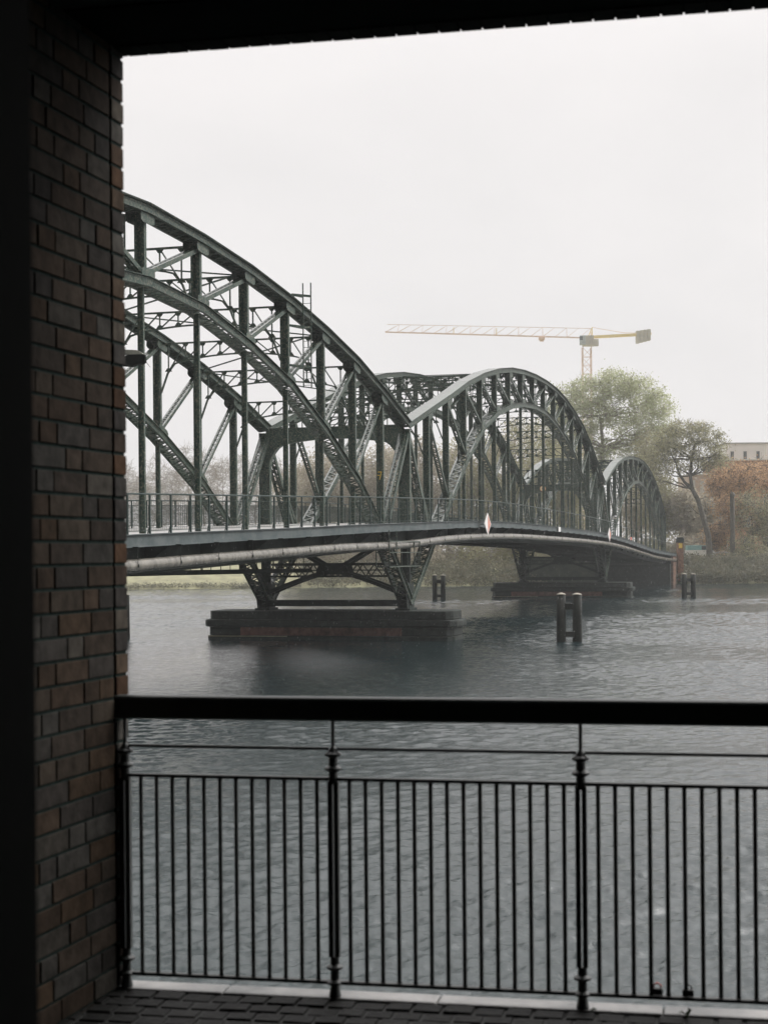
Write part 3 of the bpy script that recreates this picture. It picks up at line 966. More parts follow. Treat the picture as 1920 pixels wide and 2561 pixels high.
# inspection cage in front of the pier leg
cage = tag(empty('inspection_cage', B0, math.pi / 2 - TH), 'thin green steel inspection cage hanging under the footway by the near pier leg', 'cage')
for s0 in (-8.6, -7.2, -3.6, -2.4):
    for t in (-1.45, -.75):
        mb = MB(); mb.bar(V(s0, t, CZ - .72), V(s0, t, CZ + (1.15 if s0 < -7 else .62)), .045, .045); mb.build('cage_upright', STEEL, cage)
mb = MB()
for z in (CZ - .72, CZ + .02, CZ + .6):
    for t in (-1.45, -.75): mb.bar(V(-8.6, t, z), V(-2.4, t, z), .045, .045)
    for s0 in (-8.6, -2.4): mb.bar(V(s0, -1.45, z), V(s0, -.75, z), .045, .045)
mb.build('cage_rails', STEEL, cage)
mb = MB(); mb.box(-8.6, -2.4, -1.42, -.78, CZ - .70, CZ - .67); mb.build('cage_floor', STEEL_D, cage)
# a yellow painted mark on the near post left of the valley
mb = MB()
q = S(-1, 0, 0) + V(-.215, 0, 0); z = CZ + 4.1
mb.box(q.x - .004, q.x, -.13, .07, z + .17, z + .21); mb.bar(V(q.x - .002, -.11, z + .19), V(q.x - .002, -.02, z - .22), .004, .04, V(1, 0, 0)); mb.bar(V(q.x - .002, -.02, z + .0), V(q.x - .002, .10, z + .03), .004, .035, V(1, 0, 0))
bp(mb, 'yellow_mark', YEL)

# pipe along the footway
pipe = tag(empty('service_pipe', B0, math.pi / 2 - TH), 'fat pale jacketed pipe hung along the near side under the footway', 'pipe')
PT = -1.22
pz = lambda k: dk(k) - 1.02 - .14 * math.exp(-((k + 1.2) / 1.6) ** 2)
mb = MB(); kk = [-14 + i * .5 for i in range(int((29.6 + 14) / .5) + 1)]
mb.path([S(k, PT, pz(k)) for k in kk], .215, 20)
pp = mb.build('pipe_body', PIPE, pipe, smooth=True)
for k in [-14 + i * .7 for i in range(62)]:
    mb = MB(); p = S(k, PT, pz(k))
    mb.bar(p + V(0, -.20, .05), p + V(0, -.20, .62), .022, .014, V(1, 0, 0)); mb.bar(p + V(0, -.222, -.06), p + V(0, -.222, .05), .06, .03, V(1, 0, 0))
    mb.bar(p + V(0, -.22, .60), p + V(0, .15, .60), .04, .04, V(1, 0, 0))
    mb.build('pipe_hanger', STEEL_D, pipe)

# ladder by a near post
lad = tag(empty('ladder', B0, math.pi / 2 - TH), 'steel ladder rising past the upper chord of the near left arch', 'ladder')
mb = MB(); s_ = SP(-3.78)
for t in (-.48, -.85): mb.bar(V(s_ + (0 if t > -.5 else .0), t, CZ + 7.4), V(s_, t, CZ + 12.05), .045, .045)
mb.build('ladder_rails', STEEL, lad)
mb = MB(); z = CZ + 7.5
while z < CZ + 11.2: mb.tube(V(s_, -.48, z), V(s_, -.85, z), .012, n=6); z += .28
mb.build('rungs', STEEL, lad)
for z in (8.3, 10.05, 11.45):
    mb = MB()
    for t in (-.48, -.85): mb.bar(V(s_, t, CZ + z), V(SP(-4) + (.1 if z < 11 else .4), -.20, CZ + z), .04, .10)
    mb.build('ladder_bracket', STEEL, lad)

# floodlight on the nearest visible hanger, beside the brick wall
fl = tag(empty('floodlight', V(0, 0, 0)), 'dark boxy floodlight with a pale hood sticking out beside the brick wall edge', 'floodlight')
c = at(345, 892, 54.6)
mb = MB()
body = [(-.56, -.06), (-.30, .06), (.24, .07), (.27, -.18), (.18, -.24), (-.02, -.26), (-.16, -.34), (-.56, -.30)]
mb.prism([c + V(x, 0, z) for x, z in body], V(0, 1, 0), .42)
mb.build('lamp_housing', DARKP, fl, bevel=.02)
mb = MB(); hood = [(-.62, .20), (-.52, .23), (-.02, .21), (.16, .13), (.20, .06), (-.26, .05), (-.46, .09), (-.62, .10)]
mb.prism([c + V(x, .02, z) for x, z in hood], V(0, 1, 0), .46)
mb.build('lamp_hood', noisy('lamp_hood', (.16, .16, .13), (.24, .24, .20), 4, .5), fl, bevel=.015)
mb = MB(); mb.tube(c + V(.24, 0, -.14), c + V(.42, 0, -.36), .014, .005, n=6); mb.build('bird_spike', DARKP, fl)

# stone piers
def pier(kp, label):
    r = tag(empty('stone_pier', B0 + V(math.sin(TH), math.cos(TH), 0) * SP(kp), math.pi / 2 - TH), label, 'bridge pier', 'stone piers of the bridge')
    def tier(e, ex, z0, z1, name, mat=STONE, bev=.05):
        mb = MB(); c = .9
        a, b, s = -2.95 - e, W + 3.05 + e, 1.55 + ex
        poly = [(-s, a + c * .35), (-s + c * .6, a), (s - c * .6, a), (s, a + c * .35), (s, b - c * .35), (s - c * .6, b), (-s + c * .6, b), (-s, b - c * .35)]
        mb.prism([V(x, y, (z0 + z1) / 2) for x, y in poly], V(0, 0, 1), z1 - z0)
        mb.build(name, mat, r, bevel=bev)
    tier(.0, 0, CZ - 3.70, CZ - 3.22, 'capping_course')
    tier(.26, .16, CZ - 4.12, CZ - 3.71, 'string_course', bev=.09)
    tier(.05, .02, CZ - 4.62, CZ - 4.13, 'lower_course', bev=.07)
    tier(.12, .10, -2.5, CZ - 4.63, 'plinth', bev=.03)
    mb = MB(); mb.box(-1.62, -1.5, -.15, 9.3, CZ - 4.60, CZ - 4.15); mb.build('brick_panel', REDBRICK, r)
    mb = MB(); mb.box(-1.70, -1.6, 6.5, 11.2, CZ - 4.66, CZ - 4.628); mb.build('waterline_lip', noisy('pale_lip', (.22, .20, .12), (.34, .31, .2), 3, .7), r)
    return r


pier(0, 'dark stone pier with a red brick band under the near bent of the bridge')
pier(16, 'dark low stone pier under the far bent, behind the pair of piles')
# abutments
ab = tag(empty('abutment', B0, math.pi / 2 - TH), 'brick abutment at the far end of the bridge', 'abutment')
mb = MB(); mb.box(SP(28.3), SP(33), -.9, W + 1.3, -2, CZ - 1.9); mb.box(SP(28.9), SP(33), -.9, W + 1.25, CZ - 1.9, dk(29) - .45)
mb.build('abutment_wall', STONE, ab)
mb = MB(); mb.box(SP(28.6), SP(31), -1.25, -.92, -1, dk(29) - .5); mb.build('wing_wall', masonry('muted_brick', (.24, .13, .085), (.17, .095, .065), (.12, .08, .06), .25, .077, .012, .85, (R(90), 0, 0)), ab)
qw = tag(empty('bank_shade_wall', B0, math.pi / 2 - TH), 'added dark wall standing in for the shaded bank left of the far abutment', 'wall')  # added wall; its near-black colour stands in for shade under the span
mb = MB(); mb.box(SP(28.3), SP(28.3) + .8, W + 1.32, W + 12.2, -1, CZ - .9); mb.build('shade_wall_face', noisy('painted_bank_shade', (.018, .026, .018), (.045, .055, .038), .8, .9, .02, 6, spec=.1), qw)
mb = MB(); mb.box(SP(28.3) - .06, SP(28.3) + .86, W + 1.32, W + 12.2, CZ - .9, CZ - .72); mb.build('shade_wall_cap', STONE, qw)
ab2 = tag(empty('abutment', B0, math.pi / 2 - TH), 'brick abutment at the near end of the bridge behind the brick wall', 'abutment')
mb = MB(); mb.box(SP(-19), SP(-13.7), -1.3, W + 1.3, -2, CZ - 3.2); mb.box(SP(-19), SP(-14.05), -1.25, W + 1.25, CZ - 3.2, CZ - .5)
mb.build('abutment_wall', REDBRICK, ab2)
# end pillar
c = at(1700, 1384, 229.5)
pl = tag(empty('bridge_pillar', V(c.x, c.y, 2.5)), 'orange brick pillar with dark cap at the far end of the bridge', 'pillar')
OB = masonry('orange_brick', (.36, .17, .09), (.26, .12, .07), (.2, .14, .1), .25, .077, .012, .8, (R(90), 0, 0))
zt = at(1700, 1357, 229.5).z - 2.5; zc = at(1700, 1344, 229.5).z - 2.5
mb = MB(); mb.box(-.42, .42, -.42, .42, -2.2, zt); mb.build('pillar_shaft', OB, pl)
mb = MB(); mb.box(-.50, .50, -.5, .5, zt, zc - .12); mb.box(-.40, .40, -.4, .4, zc - .12, zc); mb.build('pillar_cap', STEEL_D, pl, bevel=.03)
mb = MB(); mb.box(-.26, .26, -.445, -.42, zt - .8, zt - .1); mb.build('yellow_plate', YEL, pl)

# ------------------------------------------------------------------ signs
def diamond(px, y0, y1, kg, label):
    d = V(math.sin(TH), math.cos(TH), 0); n = V(-math.cos(TH), math.sin(TH), 0)
    m_ = (px - 960) / F; tn = -1.62; Bp = B0 + n * tn
    s = (m_ * Bp.y - Bp.x) / (d.x - m_ * d.y); P = Bp + d * s; Y = P.y
    zc = at(px, (y0 + y1) / 2, Y).z; h = abs(at(px, y0, Y).z - at(px, y1, Y).z) / 2
    r = tag(empty('diamond_sign', P + V(0, 0, zc), math.pi / 2 - TH - R(5)), label, 'sign', 'red and white fairway signs on the bridge')
    w = h * .98; T = .05
    mb = MB(); mb.prism([V(-w, 0, 0), V(0, 0, -h), V(0, 0, h)], V(0, 1, 0), T); mb.build('white_half', WHITE, r)
    mb = MB(); mb.prism([V(0.004, 0, h * .86), V(0.004, 0, -h * .86), V(w * .86, 0, 0)], V(0, 1, 0), T + .006); mb.build('red_half', noisy('faded_red', (.52, .17, .11), (.66, .26, .18), 5, .5), r)
    mb = MB(); mb.prism([V(0, 0, -h), V(w, 0, 0), V(0, 0, h)], V(0, 1, 0), T); mb.build('white_edge', WHITE, r)
    mb = MB(); mb.bar(V(0, .03, 0), V(0, .5, 0), .06, .06); mb.bar(V(0, .1, -.4), V(0, .1, .4), .05, .05); mb.build('sign_arm', STEEL_D, r)


diamond(1219.5, 1283, 1338, 0, 'larger red and white diamond sign on the near edge of the middle span')
diamond(1524, 1320, 1355, 0, 'smaller far red and white diamond sign on the bridge edge above the far pier')


def on_fascia(px, t=-1.25):
    d = V(math.sin(TH), math.cos(TH), 0); n = V(-math.cos(TH), math.sin(TH), 0)
    m_ = (px - 960) / F; Bp = B0 + n * t
    return Bp + d * ((m_ * Bp.y - Bp.x) / (d.x - m_ * d.y))


P = on_fascia(1399); zc = at(1399, 1324, P.y).z
r = tag(empty('notice_board', P + V(0, 0, zc), math.pi / 2 - TH), 'small blank white board on the bridge edge right of the near diamond sign', 'sign')
mb = MB(); mb.box(-.5, .5, -.02, .02, -.2, .2); mb.build('board', WHITE, r)
mb = MB(); mb.box(-.35, -.3, .02, .13, -.15, .15); mb.box(.3, .35, .02, .13, -.15, .15); mb.build('board_bracket', STEEL_D, r)
P = on_fascia(1578, -1.2); zc = at(1578, 1347, P.y).z
r = tag(empty('marker_board', P + V(0, 0, zc), math.pi / 2 - TH), 'tiny red board on the bridge edge at the far span', 'sign')
mb = MB(); mb.box(-.5, .5, -.02, .02, -.16, .16); mb.build('board', RED, r)
c = at(1357, 1222, 0.0 + 163)
r = tag(empty('round_sign', c), 'round pale yellow sign with an orange rim on the far portal', 'sign')
mb = MB(); mb.tube(V(0, -.03, 0), V(0, .0, 0), .30, n=28); mb.build('rim', noisy('orange_rim', (.65, .25, .07), (.75, .32, .1), 5, .5), r)
mb = MB(); mb.tube(V(0, -.036, 0), V(0, -.03, 0), .25, n=28); mb.build('face', noisy('sign_face', (.75, .68, .45), (.82, .76, .52), 5, .5), r)
mb = MB(); mb.box(-.11, -.03, -.042, -.036, -.05, .06); mb.box(.03, .11, -.042, -.036, -.05, .06); mb.build('sign_marks', RED, r)
mb = MB(); mb.bar(V(0, .02, -.9), V(0, .02, .5), .05, .05); mb.bar(V(0, .02, -.2), V(0, 4.0, -.2), .05, .05); mb.build('sign_arm', STEEL_D, r)

# ------------------------------------------------------------------ mooring piles
def dolphin(px, ybase, ytop, wpx, label, rz=0.0):
    Y = CZ * F / (ybase - 1383 + (px - 960) * math.tan(ROLL))
    c = at(px, ybase, Y); sc = Y / F
    r = tag(empty('mooring_piles', V(c.x, c.y, 0), rz), label, 'mooring piles', 'paired timber mooring piles in the river')
    h = (ybase - ytop) * sc; w = wpx * sc; pr = w * .187
    for s, dh in ((-1, 0), (1, -.02)):
        mb = MB(); x = s * (w / 2 - pr); random.seed(int(px) + s)
        mb.lathe(x, 0, [(pr * 1.02, -2.5), (pr * 1.02, .1), (pr * .98, h * .5), (pr * .95, h - .09 + dh)], 14)
        p_ = mb.build('pile', PILE, r, smooth=True)
        mb = MB(); mb.lathe(x, 0, [(pr * 1.0, h - .09 + dh), (pr * .98, h - .05 + dh), (pr * .45, h + .0 + dh), (.01, h + .02 + dh)], 14)
        mb.build('pile_cap', PILECAP, p_, smooth=True)
    for f0, f1 in ((.66, .79), (.10, .21)):
        mb = MB(); mb.box(-w / 2 + pr, w / 2 - pr, -pr * .7, pr * .7, h * f0, h * f1); mb.build('crossbeam', PILE, r, bevel=.02)
    return r


dolphin(1423.5, 1605, 1483, 65, 'largest pair of dark timber piles standing right of the bridge', R(6))
dolphin(1097.5, 1500, 1437, 33, 'pair of dark timber piles seen just right of the near stone pier')
dolphin(1722, 1494, 1434, 36, 'pair of dark timber piles in front of the far bank on the right')
dolphin(296, 1598, 1484, 58, 'pair of piles mostly hidden by the brick wall edge')

# ------------------------------------------------------------------ trees
def rnd_in(c, r, shell=.55):
    while True:
        p = V(random.uniform(-1, 1), random.uniform(-1, 1), random.uniform(-1, 1))
        l = p.length
        if l < 1 and (l > shell or random.random() < .35): break
    return V(c[0] + p.x * r[0], c[1] + p.y * r[1], c[2] + p.z * r[2])


def limb(mb, a, b, r0, r1, n=5, wob=.08, seg=4):
    L = (b - a).length; pts = []
    for i in range(seg + 1):
        f = i / seg; p = a.lerp(b, f)
        if 0 < i < seg: p = p + V(random.uniform(-1, 1), random.uniform(-1, 1), random.uniform(-.6, 1.2)) * (L * wob)
        pts.append(p)
    mb.path(pts, [r0 + (r1 - r0) * i / seg for i in range(seg + 1)], n)
    return pts


def leaf_clump(mb, p, rad, n, size, flat=.7):
    for _ in range(n):
        d = V(random.gauss(0, 1), random.gauss(0, 1), random.gauss(0, flat)) * (rad * .5)
        q = p + d; a = V(random.uniform(-1, 1), random.uniform(-1, 1), random.uniform(-1, 1)).normalized()
        b = a.orthogonal().normalized(); s = size * random.uniform(.6, 1.3)
        b = (Matrix.Rotation(random.uniform(0, 6.28), 3, a) @ b)
        c = a.cross(b)
        mb.quad(q - b * s, q - c * s * .6, q + b * s, q + c * s * .6)


def tree(name, label, cat, base, trunk_pts, r0, blobs, nclump, leaves, lsize, leafm, barkm=BARK, group=None, twig=3, crad=1.3, seed=1, limbr=None, shell=.55, tw=.02):
    random.seed(seed)
    base = Vector(base)
    r = tag(empty(name, base), label, cat, group)
    mb = MB(); cr = MB()
    tp = [Vector(p) for p in trunk_pts]
    n = len(tp)
    mb.path(tp, [r0 * (1 - .72 * i / (n - 1)) for i in range(n)], 9)
    tot = sum(b[2] for b in blobs)
    clumps = []
    for c, rr, wgt in blobs:
        for _ in range(int(nclump * wgt / tot)):
            clumps.append(rnd_in(c, rr, shell))
    # main limbs leave the trunk, then each clump hangs from the nearest limb point
    nodes = [(p, r0 * (1 - .72 * i / (n - 1))) for i, p in enumerate(tp)][n // 2:]
    for c, rr, wgt in blobs:
        for _ in range(max(3, int(9 * wgt / tot + 2))):
            tgt = rnd_in(c, (rr[0] * .75, rr[1] * .75, rr[2] * .75), .5)
            s, sr = min(nodes[:max(2, n // 2 + 1)], key=lambda q: (q[0] - tgt).length + max(0, q[0].z - tgt.z) * 2)
            rad = sr * .5
            pts = limb(mb, s, tgt, rad, max(.03, rad * .22), 6, .07, 5)
            nodes += [(p, rad * (1 - .75 * i / 5)) for i, p in enumerate(pts)][1:]
    for p in clumps:
        s, sr = min(nodes, key=lambda q: (q[0] - p).length)
        if (s - p).length > .3:
            pts = limb(mb, s, p, min(sr * .6, .10), .018, 4, .08, 3)
            nodes.append((pts[2], min(sr, .06)))
        for _ in range(twig):
            q = p + V(random.gauss(0, 1), random.gauss(0, 1), random.gauss(.25, .8)).normalized() * crad * random.uniform(.6, 1.3)
            mb.tube(p, q, tw, tw * .4, 3, False)
        if leaves: leaf_clump(cr, p, crad, int(leaves * random.uniform(.5, 1.5)), lsize)
    mb.build('trunk', barkm, r, smooth=True, fix=False)
    if leaves: cr.build('crown', leafm, r, fix=False)
    return r


def px_blob(x, y, Y, rx, ry, w, base, depth=None):
    c = at(x, y, Y) - Vector(base); s = Y / F
    return ((c.x, c.y, c.z), (rx * s, (depth or rx) * s, ry * s), w)


# the big light-green tree
Y = 268; base = V(at(1500, 1400, Y).x, Y, 3.6)
tr = [V(0, 0, -.3), at(1512, 1330, Y) - base, at(1506, 1260, Y) - base, at(1500, 1190, Y) - base, at(1508, 1120, Y) - base, at(1500, 1040, Y) - base]
random.seed(31)
blobs = [px_blob(x, y, Y, rx, ry, w, base, 70) for x, y, rx, ry, w in ((1470, 985, 52, 40, 2), (1540, 965, 52, 36, 2), (1418, 1010, 40, 44, 1.4), (1600, 985, 46, 42, 1.7), (1648, 1020, 36, 46, 1.2), (1500, 1040, 60, 40, 1.6),
         (1400, 1080, 32, 46, 1), (1450, 1100, 42, 44, 1.2), (1580, 1060, 52, 44, 1.6), (1540, 1130, 50, 40, 1.3), (1630, 1100, 44, 44, 1.3), (1480, 1175, 44, 42, 1.1), (1420, 1170, 34, 46, .9), (1600, 1170, 44, 40, 1), (1450, 1250, 44, 44, 1), (1670, 1085, 26, 34, .6), (1382, 1040, 28, 34, .7), (1372, 1120, 26, 40, .7))]
tree('broadleaf_tree', 'tall wide tree in fresh light green leaf behind the far arch', 'tree', base, tr, .75, blobs, 980, 32, .19, LEAF_G, BARK_P, crad=1.5, seed=11, tw=.03)
# second pale stems to its right
Y = 262; base = V(at(1640, 1410, Y).x, Y, 3.5)
tr = [V(0, 0, -.3), at(1632, 1330, Y) - base, at(1622, 1240, Y) - base, at(1626, 1180, Y) - base, at(1632, 1110, Y) - base]
blobs = [px_blob(1628, 1130, Y, 46, 60, 2, base), px_blob(1610, 1220, Y, 38, 60, 1.2, base)]
tree('slender_tree', 'slender pale stemmed tree between the green tree and the leaning one', 'tree', base, tr, .28, blobs, 110, 34, .17, LEAF_O, BARK_P, crad=1.3, seed=12, tw=.03)
# leaning tree
Y = 244; base = V(at(1776, 1424, Y).x, Y, at(1776, 1424, Y).z)
P = lambda x, y, dy=0: at(x, y, Y) - base + V(0, dy, 0)
random.seed(5)
tr = [V(0, 0, -1), P(1774, 1385), P(1771, 1340), P(1757, 1290), P(1745, 1250), P(1730, 1222), P(1726, 1190), P(1729, 1150), P(1737, 1110)]
blobs = [px_blob(x, y, Y, rx * 1.12, ry * 1.15, w, base, 50) for x, y, rx, ry, w in ((1700, 1075, 36, 24, 1.2), (1745, 1085, 40, 26, 1.5), (1785, 1115, 26, 30, 1), (1665, 1105, 34, 26, 1.2), (1720, 1125, 40, 22, 1.2), (1640, 1140, 30, 26, 1), (1770, 1160, 26, 22, .7), (1680, 1160, 34, 22, .8), (1650, 1190, 30, 22, .6), (1800, 1150, 18, 26, .5), (1735, 1160, 22, 16, .4))]
lt = tree('leaning_tree', 'dark leaning tree with forked trunk and thin olive leaves in front of the brick house', 'tree', base, tr, .55, blobs, 400, 24, .15, LEAF_O, BARK, crad=1.05, seed=13, twig=4, shell=.3, tw=.025)
mb = MB(); random.seed(6)
for pts, r_ in (([(1730, 1222), (1712, 1205), (1698, 1185), (1690, 1160), (1676, 1135)], .28), ([(1706, 1196), (1690, 1180), (1672, 1176)], .10),
                ([(1729, 1188), (1745, 1172), (1762, 1160), (1790, 1140)], .16), ([(1745, 1172), (1748, 1140), (1752, 1115)], .1),
                ([(1757, 1292), (1738, 1280), (1722, 1262), (1716, 1268)], .09), ([(1768, 1330), (1790, 1312), (1826, 1310)], .06), ([(1745, 1250), (1765, 1243), (1772, 1246)], .07)):
    mb.path([P(x, y, random.uniform(-.5, .5)) for x, y in pts], [r_ * (1 - .65 * i / (len(pts) - 1)) for i in range(len(pts))], 7)
mb.build('bough', BARK, lt, smooth=True)

# brown-grey trees massed behind the bridge, taller towards the right
ORD = ['first', 'second', 'third', 'fourth', 'fifth', 'sixth', 'seventh', 'eighth', 'ninth', 'tenth', 'eleventh', 'twelfth', 'thirteenth', 'fourteenth', 'fifteenth', 'sixteenth']
brown = [(740, 1165, 52, 262), (800, 1135, 60, 250), (862, 1120, 62, 268), (930, 1105, 66, 250), (990, 1120, 60, 262), (1050, 1105, 66, 248), (1115, 1110, 62, 262), (1180, 1085, 66, 250), (1240, 1070, 66, 264), (1300, 1050, 66, 252), (1362, 1045, 66, 262), (1412, 1120, 58, 246), (1590, 1215, 50, 285), (1650, 1195, 46, 264), (1708, 1225, 34, 262), (1760, 1240, 26, 264)]
for i, (x, ty, rx, Y) in enumerate(brown):
    base = V(at(x, 1400, Y).x, Y, 3.4)
    cy = (ty + 1330) / 2; ry = (1330 - ty) / 2
    tr = [V(0, 0, -.3), at(x + 5, 1360, Y) - base, at(x - 4, 1300, Y) - base, at(x + 6, 1240, Y) - base, at(x, ty + 50, Y) - base]
    blobs = [px_blob(x, cy - ry * .25, Y, rx, ry * .78, 3, base), px_blob(x + 8, cy + ry * .5, Y, rx * .95, ry * .7, 3, base), px_blob(x, 1385, Y - 6, rx * .9, 45, 1.8, base)]
    olive = i in (7, 9, 10, 11, 13)
    tree('woodland_tree', ('%s tree from the left of the dense wood behind the bridge, in %s' % (ORD[i], 'thin olive leaf' if olive else 'brown bud')), 'tree', base, tr, .34, blobs, 250, 42, .20,
         LEAF_O if olive else LEAF_B, BARK_P, 'brown and olive trees behind the bridge', crad=1.7, seed=100 + i, tw=.03, shell=.3)
# faint bare trees to the left
bare = [(300, 1150), (350, 1185), (392, 1140), (430, 1175), (470, 1110), (512, 1125), (556, 1150), (600, 1130), (640, 1165), (690, 1150)]
for i, (x, ty) in enumerate(bare):
    Y = 330 + 18 * ((i * 7) % 5)
    base = V(at(x, 1390, Y).x, Y, 3.8)
    tr = [V(0, 0, -.3), at(x + 4, 1340, Y) - base, at(x - 3, 1290, Y) - base, at(x + 2, 1240, Y) - base, at(x, (ty + 1240) / 2, Y) - base]
    blobs = [px_blob(x, (ty + 1270) / 2, Y, 40, (1270 - ty) / 2, 3, base), px_blob(x, 1290, Y, 46, 60, 1.6, base)]
    tree('bare_tree', '%s bare pale tree from the left in the faint row behind the left span' % ORD[i], 'tree', base, tr, .26, blobs, 170, 5, .13, LEAF_B, BARK_P,
         'faint bare trees behind the left span', crad=2.0, seed=200 + i, twig=7, tw=.035, shell=.2)
# lawn side: low yellow-green bushes and a fallen branch, left under the bridge
for i, (x, y, rx, ry) in enumerate(((560, 1432, 60, 26), (465, 1438, 52, 18), (650, 1425, 50, 34), (345, 1452, 40, 8))):
    Y = 243; base = V(at(x, 1440, Y).x, Y, 2.6)
    tree('yellow_bush', ['wide yellow-green bush on the far lawn left of the bent', 'low yellow-green bush next to the fallen branch', 'yellow-green bush seen through the left bent legs', 'lowest flat bush by the brick wall edge'][i], 'bush', base, [V(0, 0, -.3), V(0, 0, .4), V(.1, 0, .9)], .08,
         [px_blob(x, y, Y, rx, ry, 1, base, 40)], 90, 32, .14, LEAF_Y, BARK_P, 'bushes on the far lawn', crad=.9, seed=300 + i, twig=2, shell=.2)
Y = 233; base = at(412, 1448, Y); mb = MB(); random.seed(9)
mb.path([V(0, 0, -.2), at(400, 1440, Y) - base, at(388, 1428, Y) - base, at(372, 1416, Y) - base], [.16, .14, .10, .05], 7)
mb.path([at(400, 1440, Y) - base, at(405, 1425, Y) - base, at(398, 1415, Y) - base], [.07, .05, .03], 5)
tag(mb.build('fallen_branch', BARK, loc=base, smooth=True), 'bare grey branch lying on the far lawn at the left', 'branch')

# shrubs in front of the brick house, right edge
rs = [(1800, 1215, 34, 45, LEAF_R, 256), (1850, 1200, 44, 44, LEAF_R, 252), (1905, 1195, 46, 46, LEAF_R, 256), (1950, 1230, 46, 60, LEAF_R, 252),
      (1825, 1290, 38, 60, LEAF_R, 250), (1880, 1290, 50, 66, LEAF_O, 247), (1930, 1320, 45, 70, LEAF_O, 246), (1790, 1350, 26, 40, LEAF_R, 252), (1860, 1385, 50, 40, LEAF_O, 243), (1920, 1405, 46, 36, LEAF_O, 241)]
labs = ['rust coloured shrub crown left of the brick house roof', 'rust coloured shrub right under the white building', 'rust coloured shrub crown at the right edge below the white building', 'rust coloured shrub cut by the right picture edge',
        'rusty shrub behind the dark pole', 'olive shrub right of the dark pole', 'olive shrub at the right edge, mid height', 'small rusty shrub left of the dark pole', 'olive shrub on the bank top right of the gate', 'olive shrub at the right edge near the water']
for i, (x, y, rx, ry, lm, Y) in enumerate(rs):
    base = V(at(x, 1420, Y).x, Y, 3.0)
    tree('shrub', labs[i], 'shrub', base, [V(0, 0, -.3), V(.3, 0, 2), (at(x, 1300, Y) - base) if y < 1300 else V(0, 0, 3), (at(x, y, Y) - base)], .16, [px_blob(x, y, Y, rx, ry, 1, base)], 110, 26, .15, lm, BARK,
         'shrubs before the brick house', crad=1.4, seed=400 + i, twig=5, shell=.25, tw=.025)

# bank-side undergrowth: nobody could count it
random.seed(77); mb = MB()
for i in range(4200):
    x = random.uniform(-12, 60) if i % 3 else random.uniform(30, 62)
    px = 960 + x / 236 * F
    h = random.uniform(.2, 1) ** 1.6
    dy = random.uniform(-.5, 9)
    g = 1.0 + .28 * dy
    yb = 227 + .02 * max(0, x) + 2.0 * math.sin(x * .05) + .9 * math.sin(x * .21 + 1) + dy
    tall = 1.1 if px < 1650 else 1.5
    leaf_clump(mb, V(x, yb, min(.2 + .30 * dy, 2.6) + h * tall), .9, 16, .16)
tag(mb.build('bank_undergrowth', LEAF_D, fix=False), 'dark green undergrowth along the far waterline', 'undergrowth', kind='stuff')
random.seed(78); mb = MB()
for i in range(1500):
    x = random.uniform(-62, -12)
    yb = 227 + 2.0 * math.sin(x * .05) + .9 * math.sin(x * .21 + 1) + random.uniform(-.2, 1.2)
    leaf_clump(mb, V(x, yb, random.uniform(.05, .7)), .5, 8, .10)
tag(mb.build('reeds', leafmat('reed_leaves', (.10, .10, .07), (.2, .19, .14), 1), fix=False), 'dull brown reeds along the far waterline at the left', 'reeds', kind='stuff')

# ------------------------------------------------------------------ buildings, far right
def building(label, name, x0, x1, ytop, Y, depth, wallm, cols, rows, winm, framem, wy0, wy1, ww=.5, wh=.55, cat='building', group=None):
    a = at(x0, ytop, Y); b = at(x1, ytop, Y); zt = a.z; g = 3.4
    r = tag(empty(name, V(a.x, Y, g)), label, cat, group)
    Wd = b.x - a.x; H_ = zt - g
    mb = MB(); mb.box(0, Wd, 0, depth, -.5, H_); wl = mb.build('wall', wallm, r)
    mb = MB(); mb.box(-.2, Wd + .2, -.2, depth + .2, H_, H_ + .22); mb.build('roof', framem, r)
    for i in range(cols):
        for j in range(rows):
            cx = Wd * (i + .5) / cols; cz = (wy0 + (wy1 - wy0) * (j + .5) / rows) * H_
            w = Wd / cols * ww; h = (wy1 - wy0) * H_ / rows * wh
            mb = MB()
            for bx in ((cx - w / 2 - .08, cx - w / 2, cz - h / 2, cz + h / 2), (cx + w / 2, cx + w / 2 + .08, cz - h / 2, cz + h / 2), (cx - w / 2 - .08, cx + w / 2 + .08, cz + h / 2, cz + h / 2 + .08), (cx - w / 2 - .08, cx + w / 2 + .08, cz - h / 2 - .1, cz - h / 2), (cx - .03, cx + .03, cz - h / 2, cz + h / 2)):
                mb.box(bx[0], bx[1], -.07, .02, bx[2], bx[3])
            f = mb.build('window', framem, r)
            mb = MB(); mb.box(cx - w / 2, cx + w / 2, -.02, -.004, cz - h / 2, cz + h / 2); mb.build('pane', winm, f)
    return r


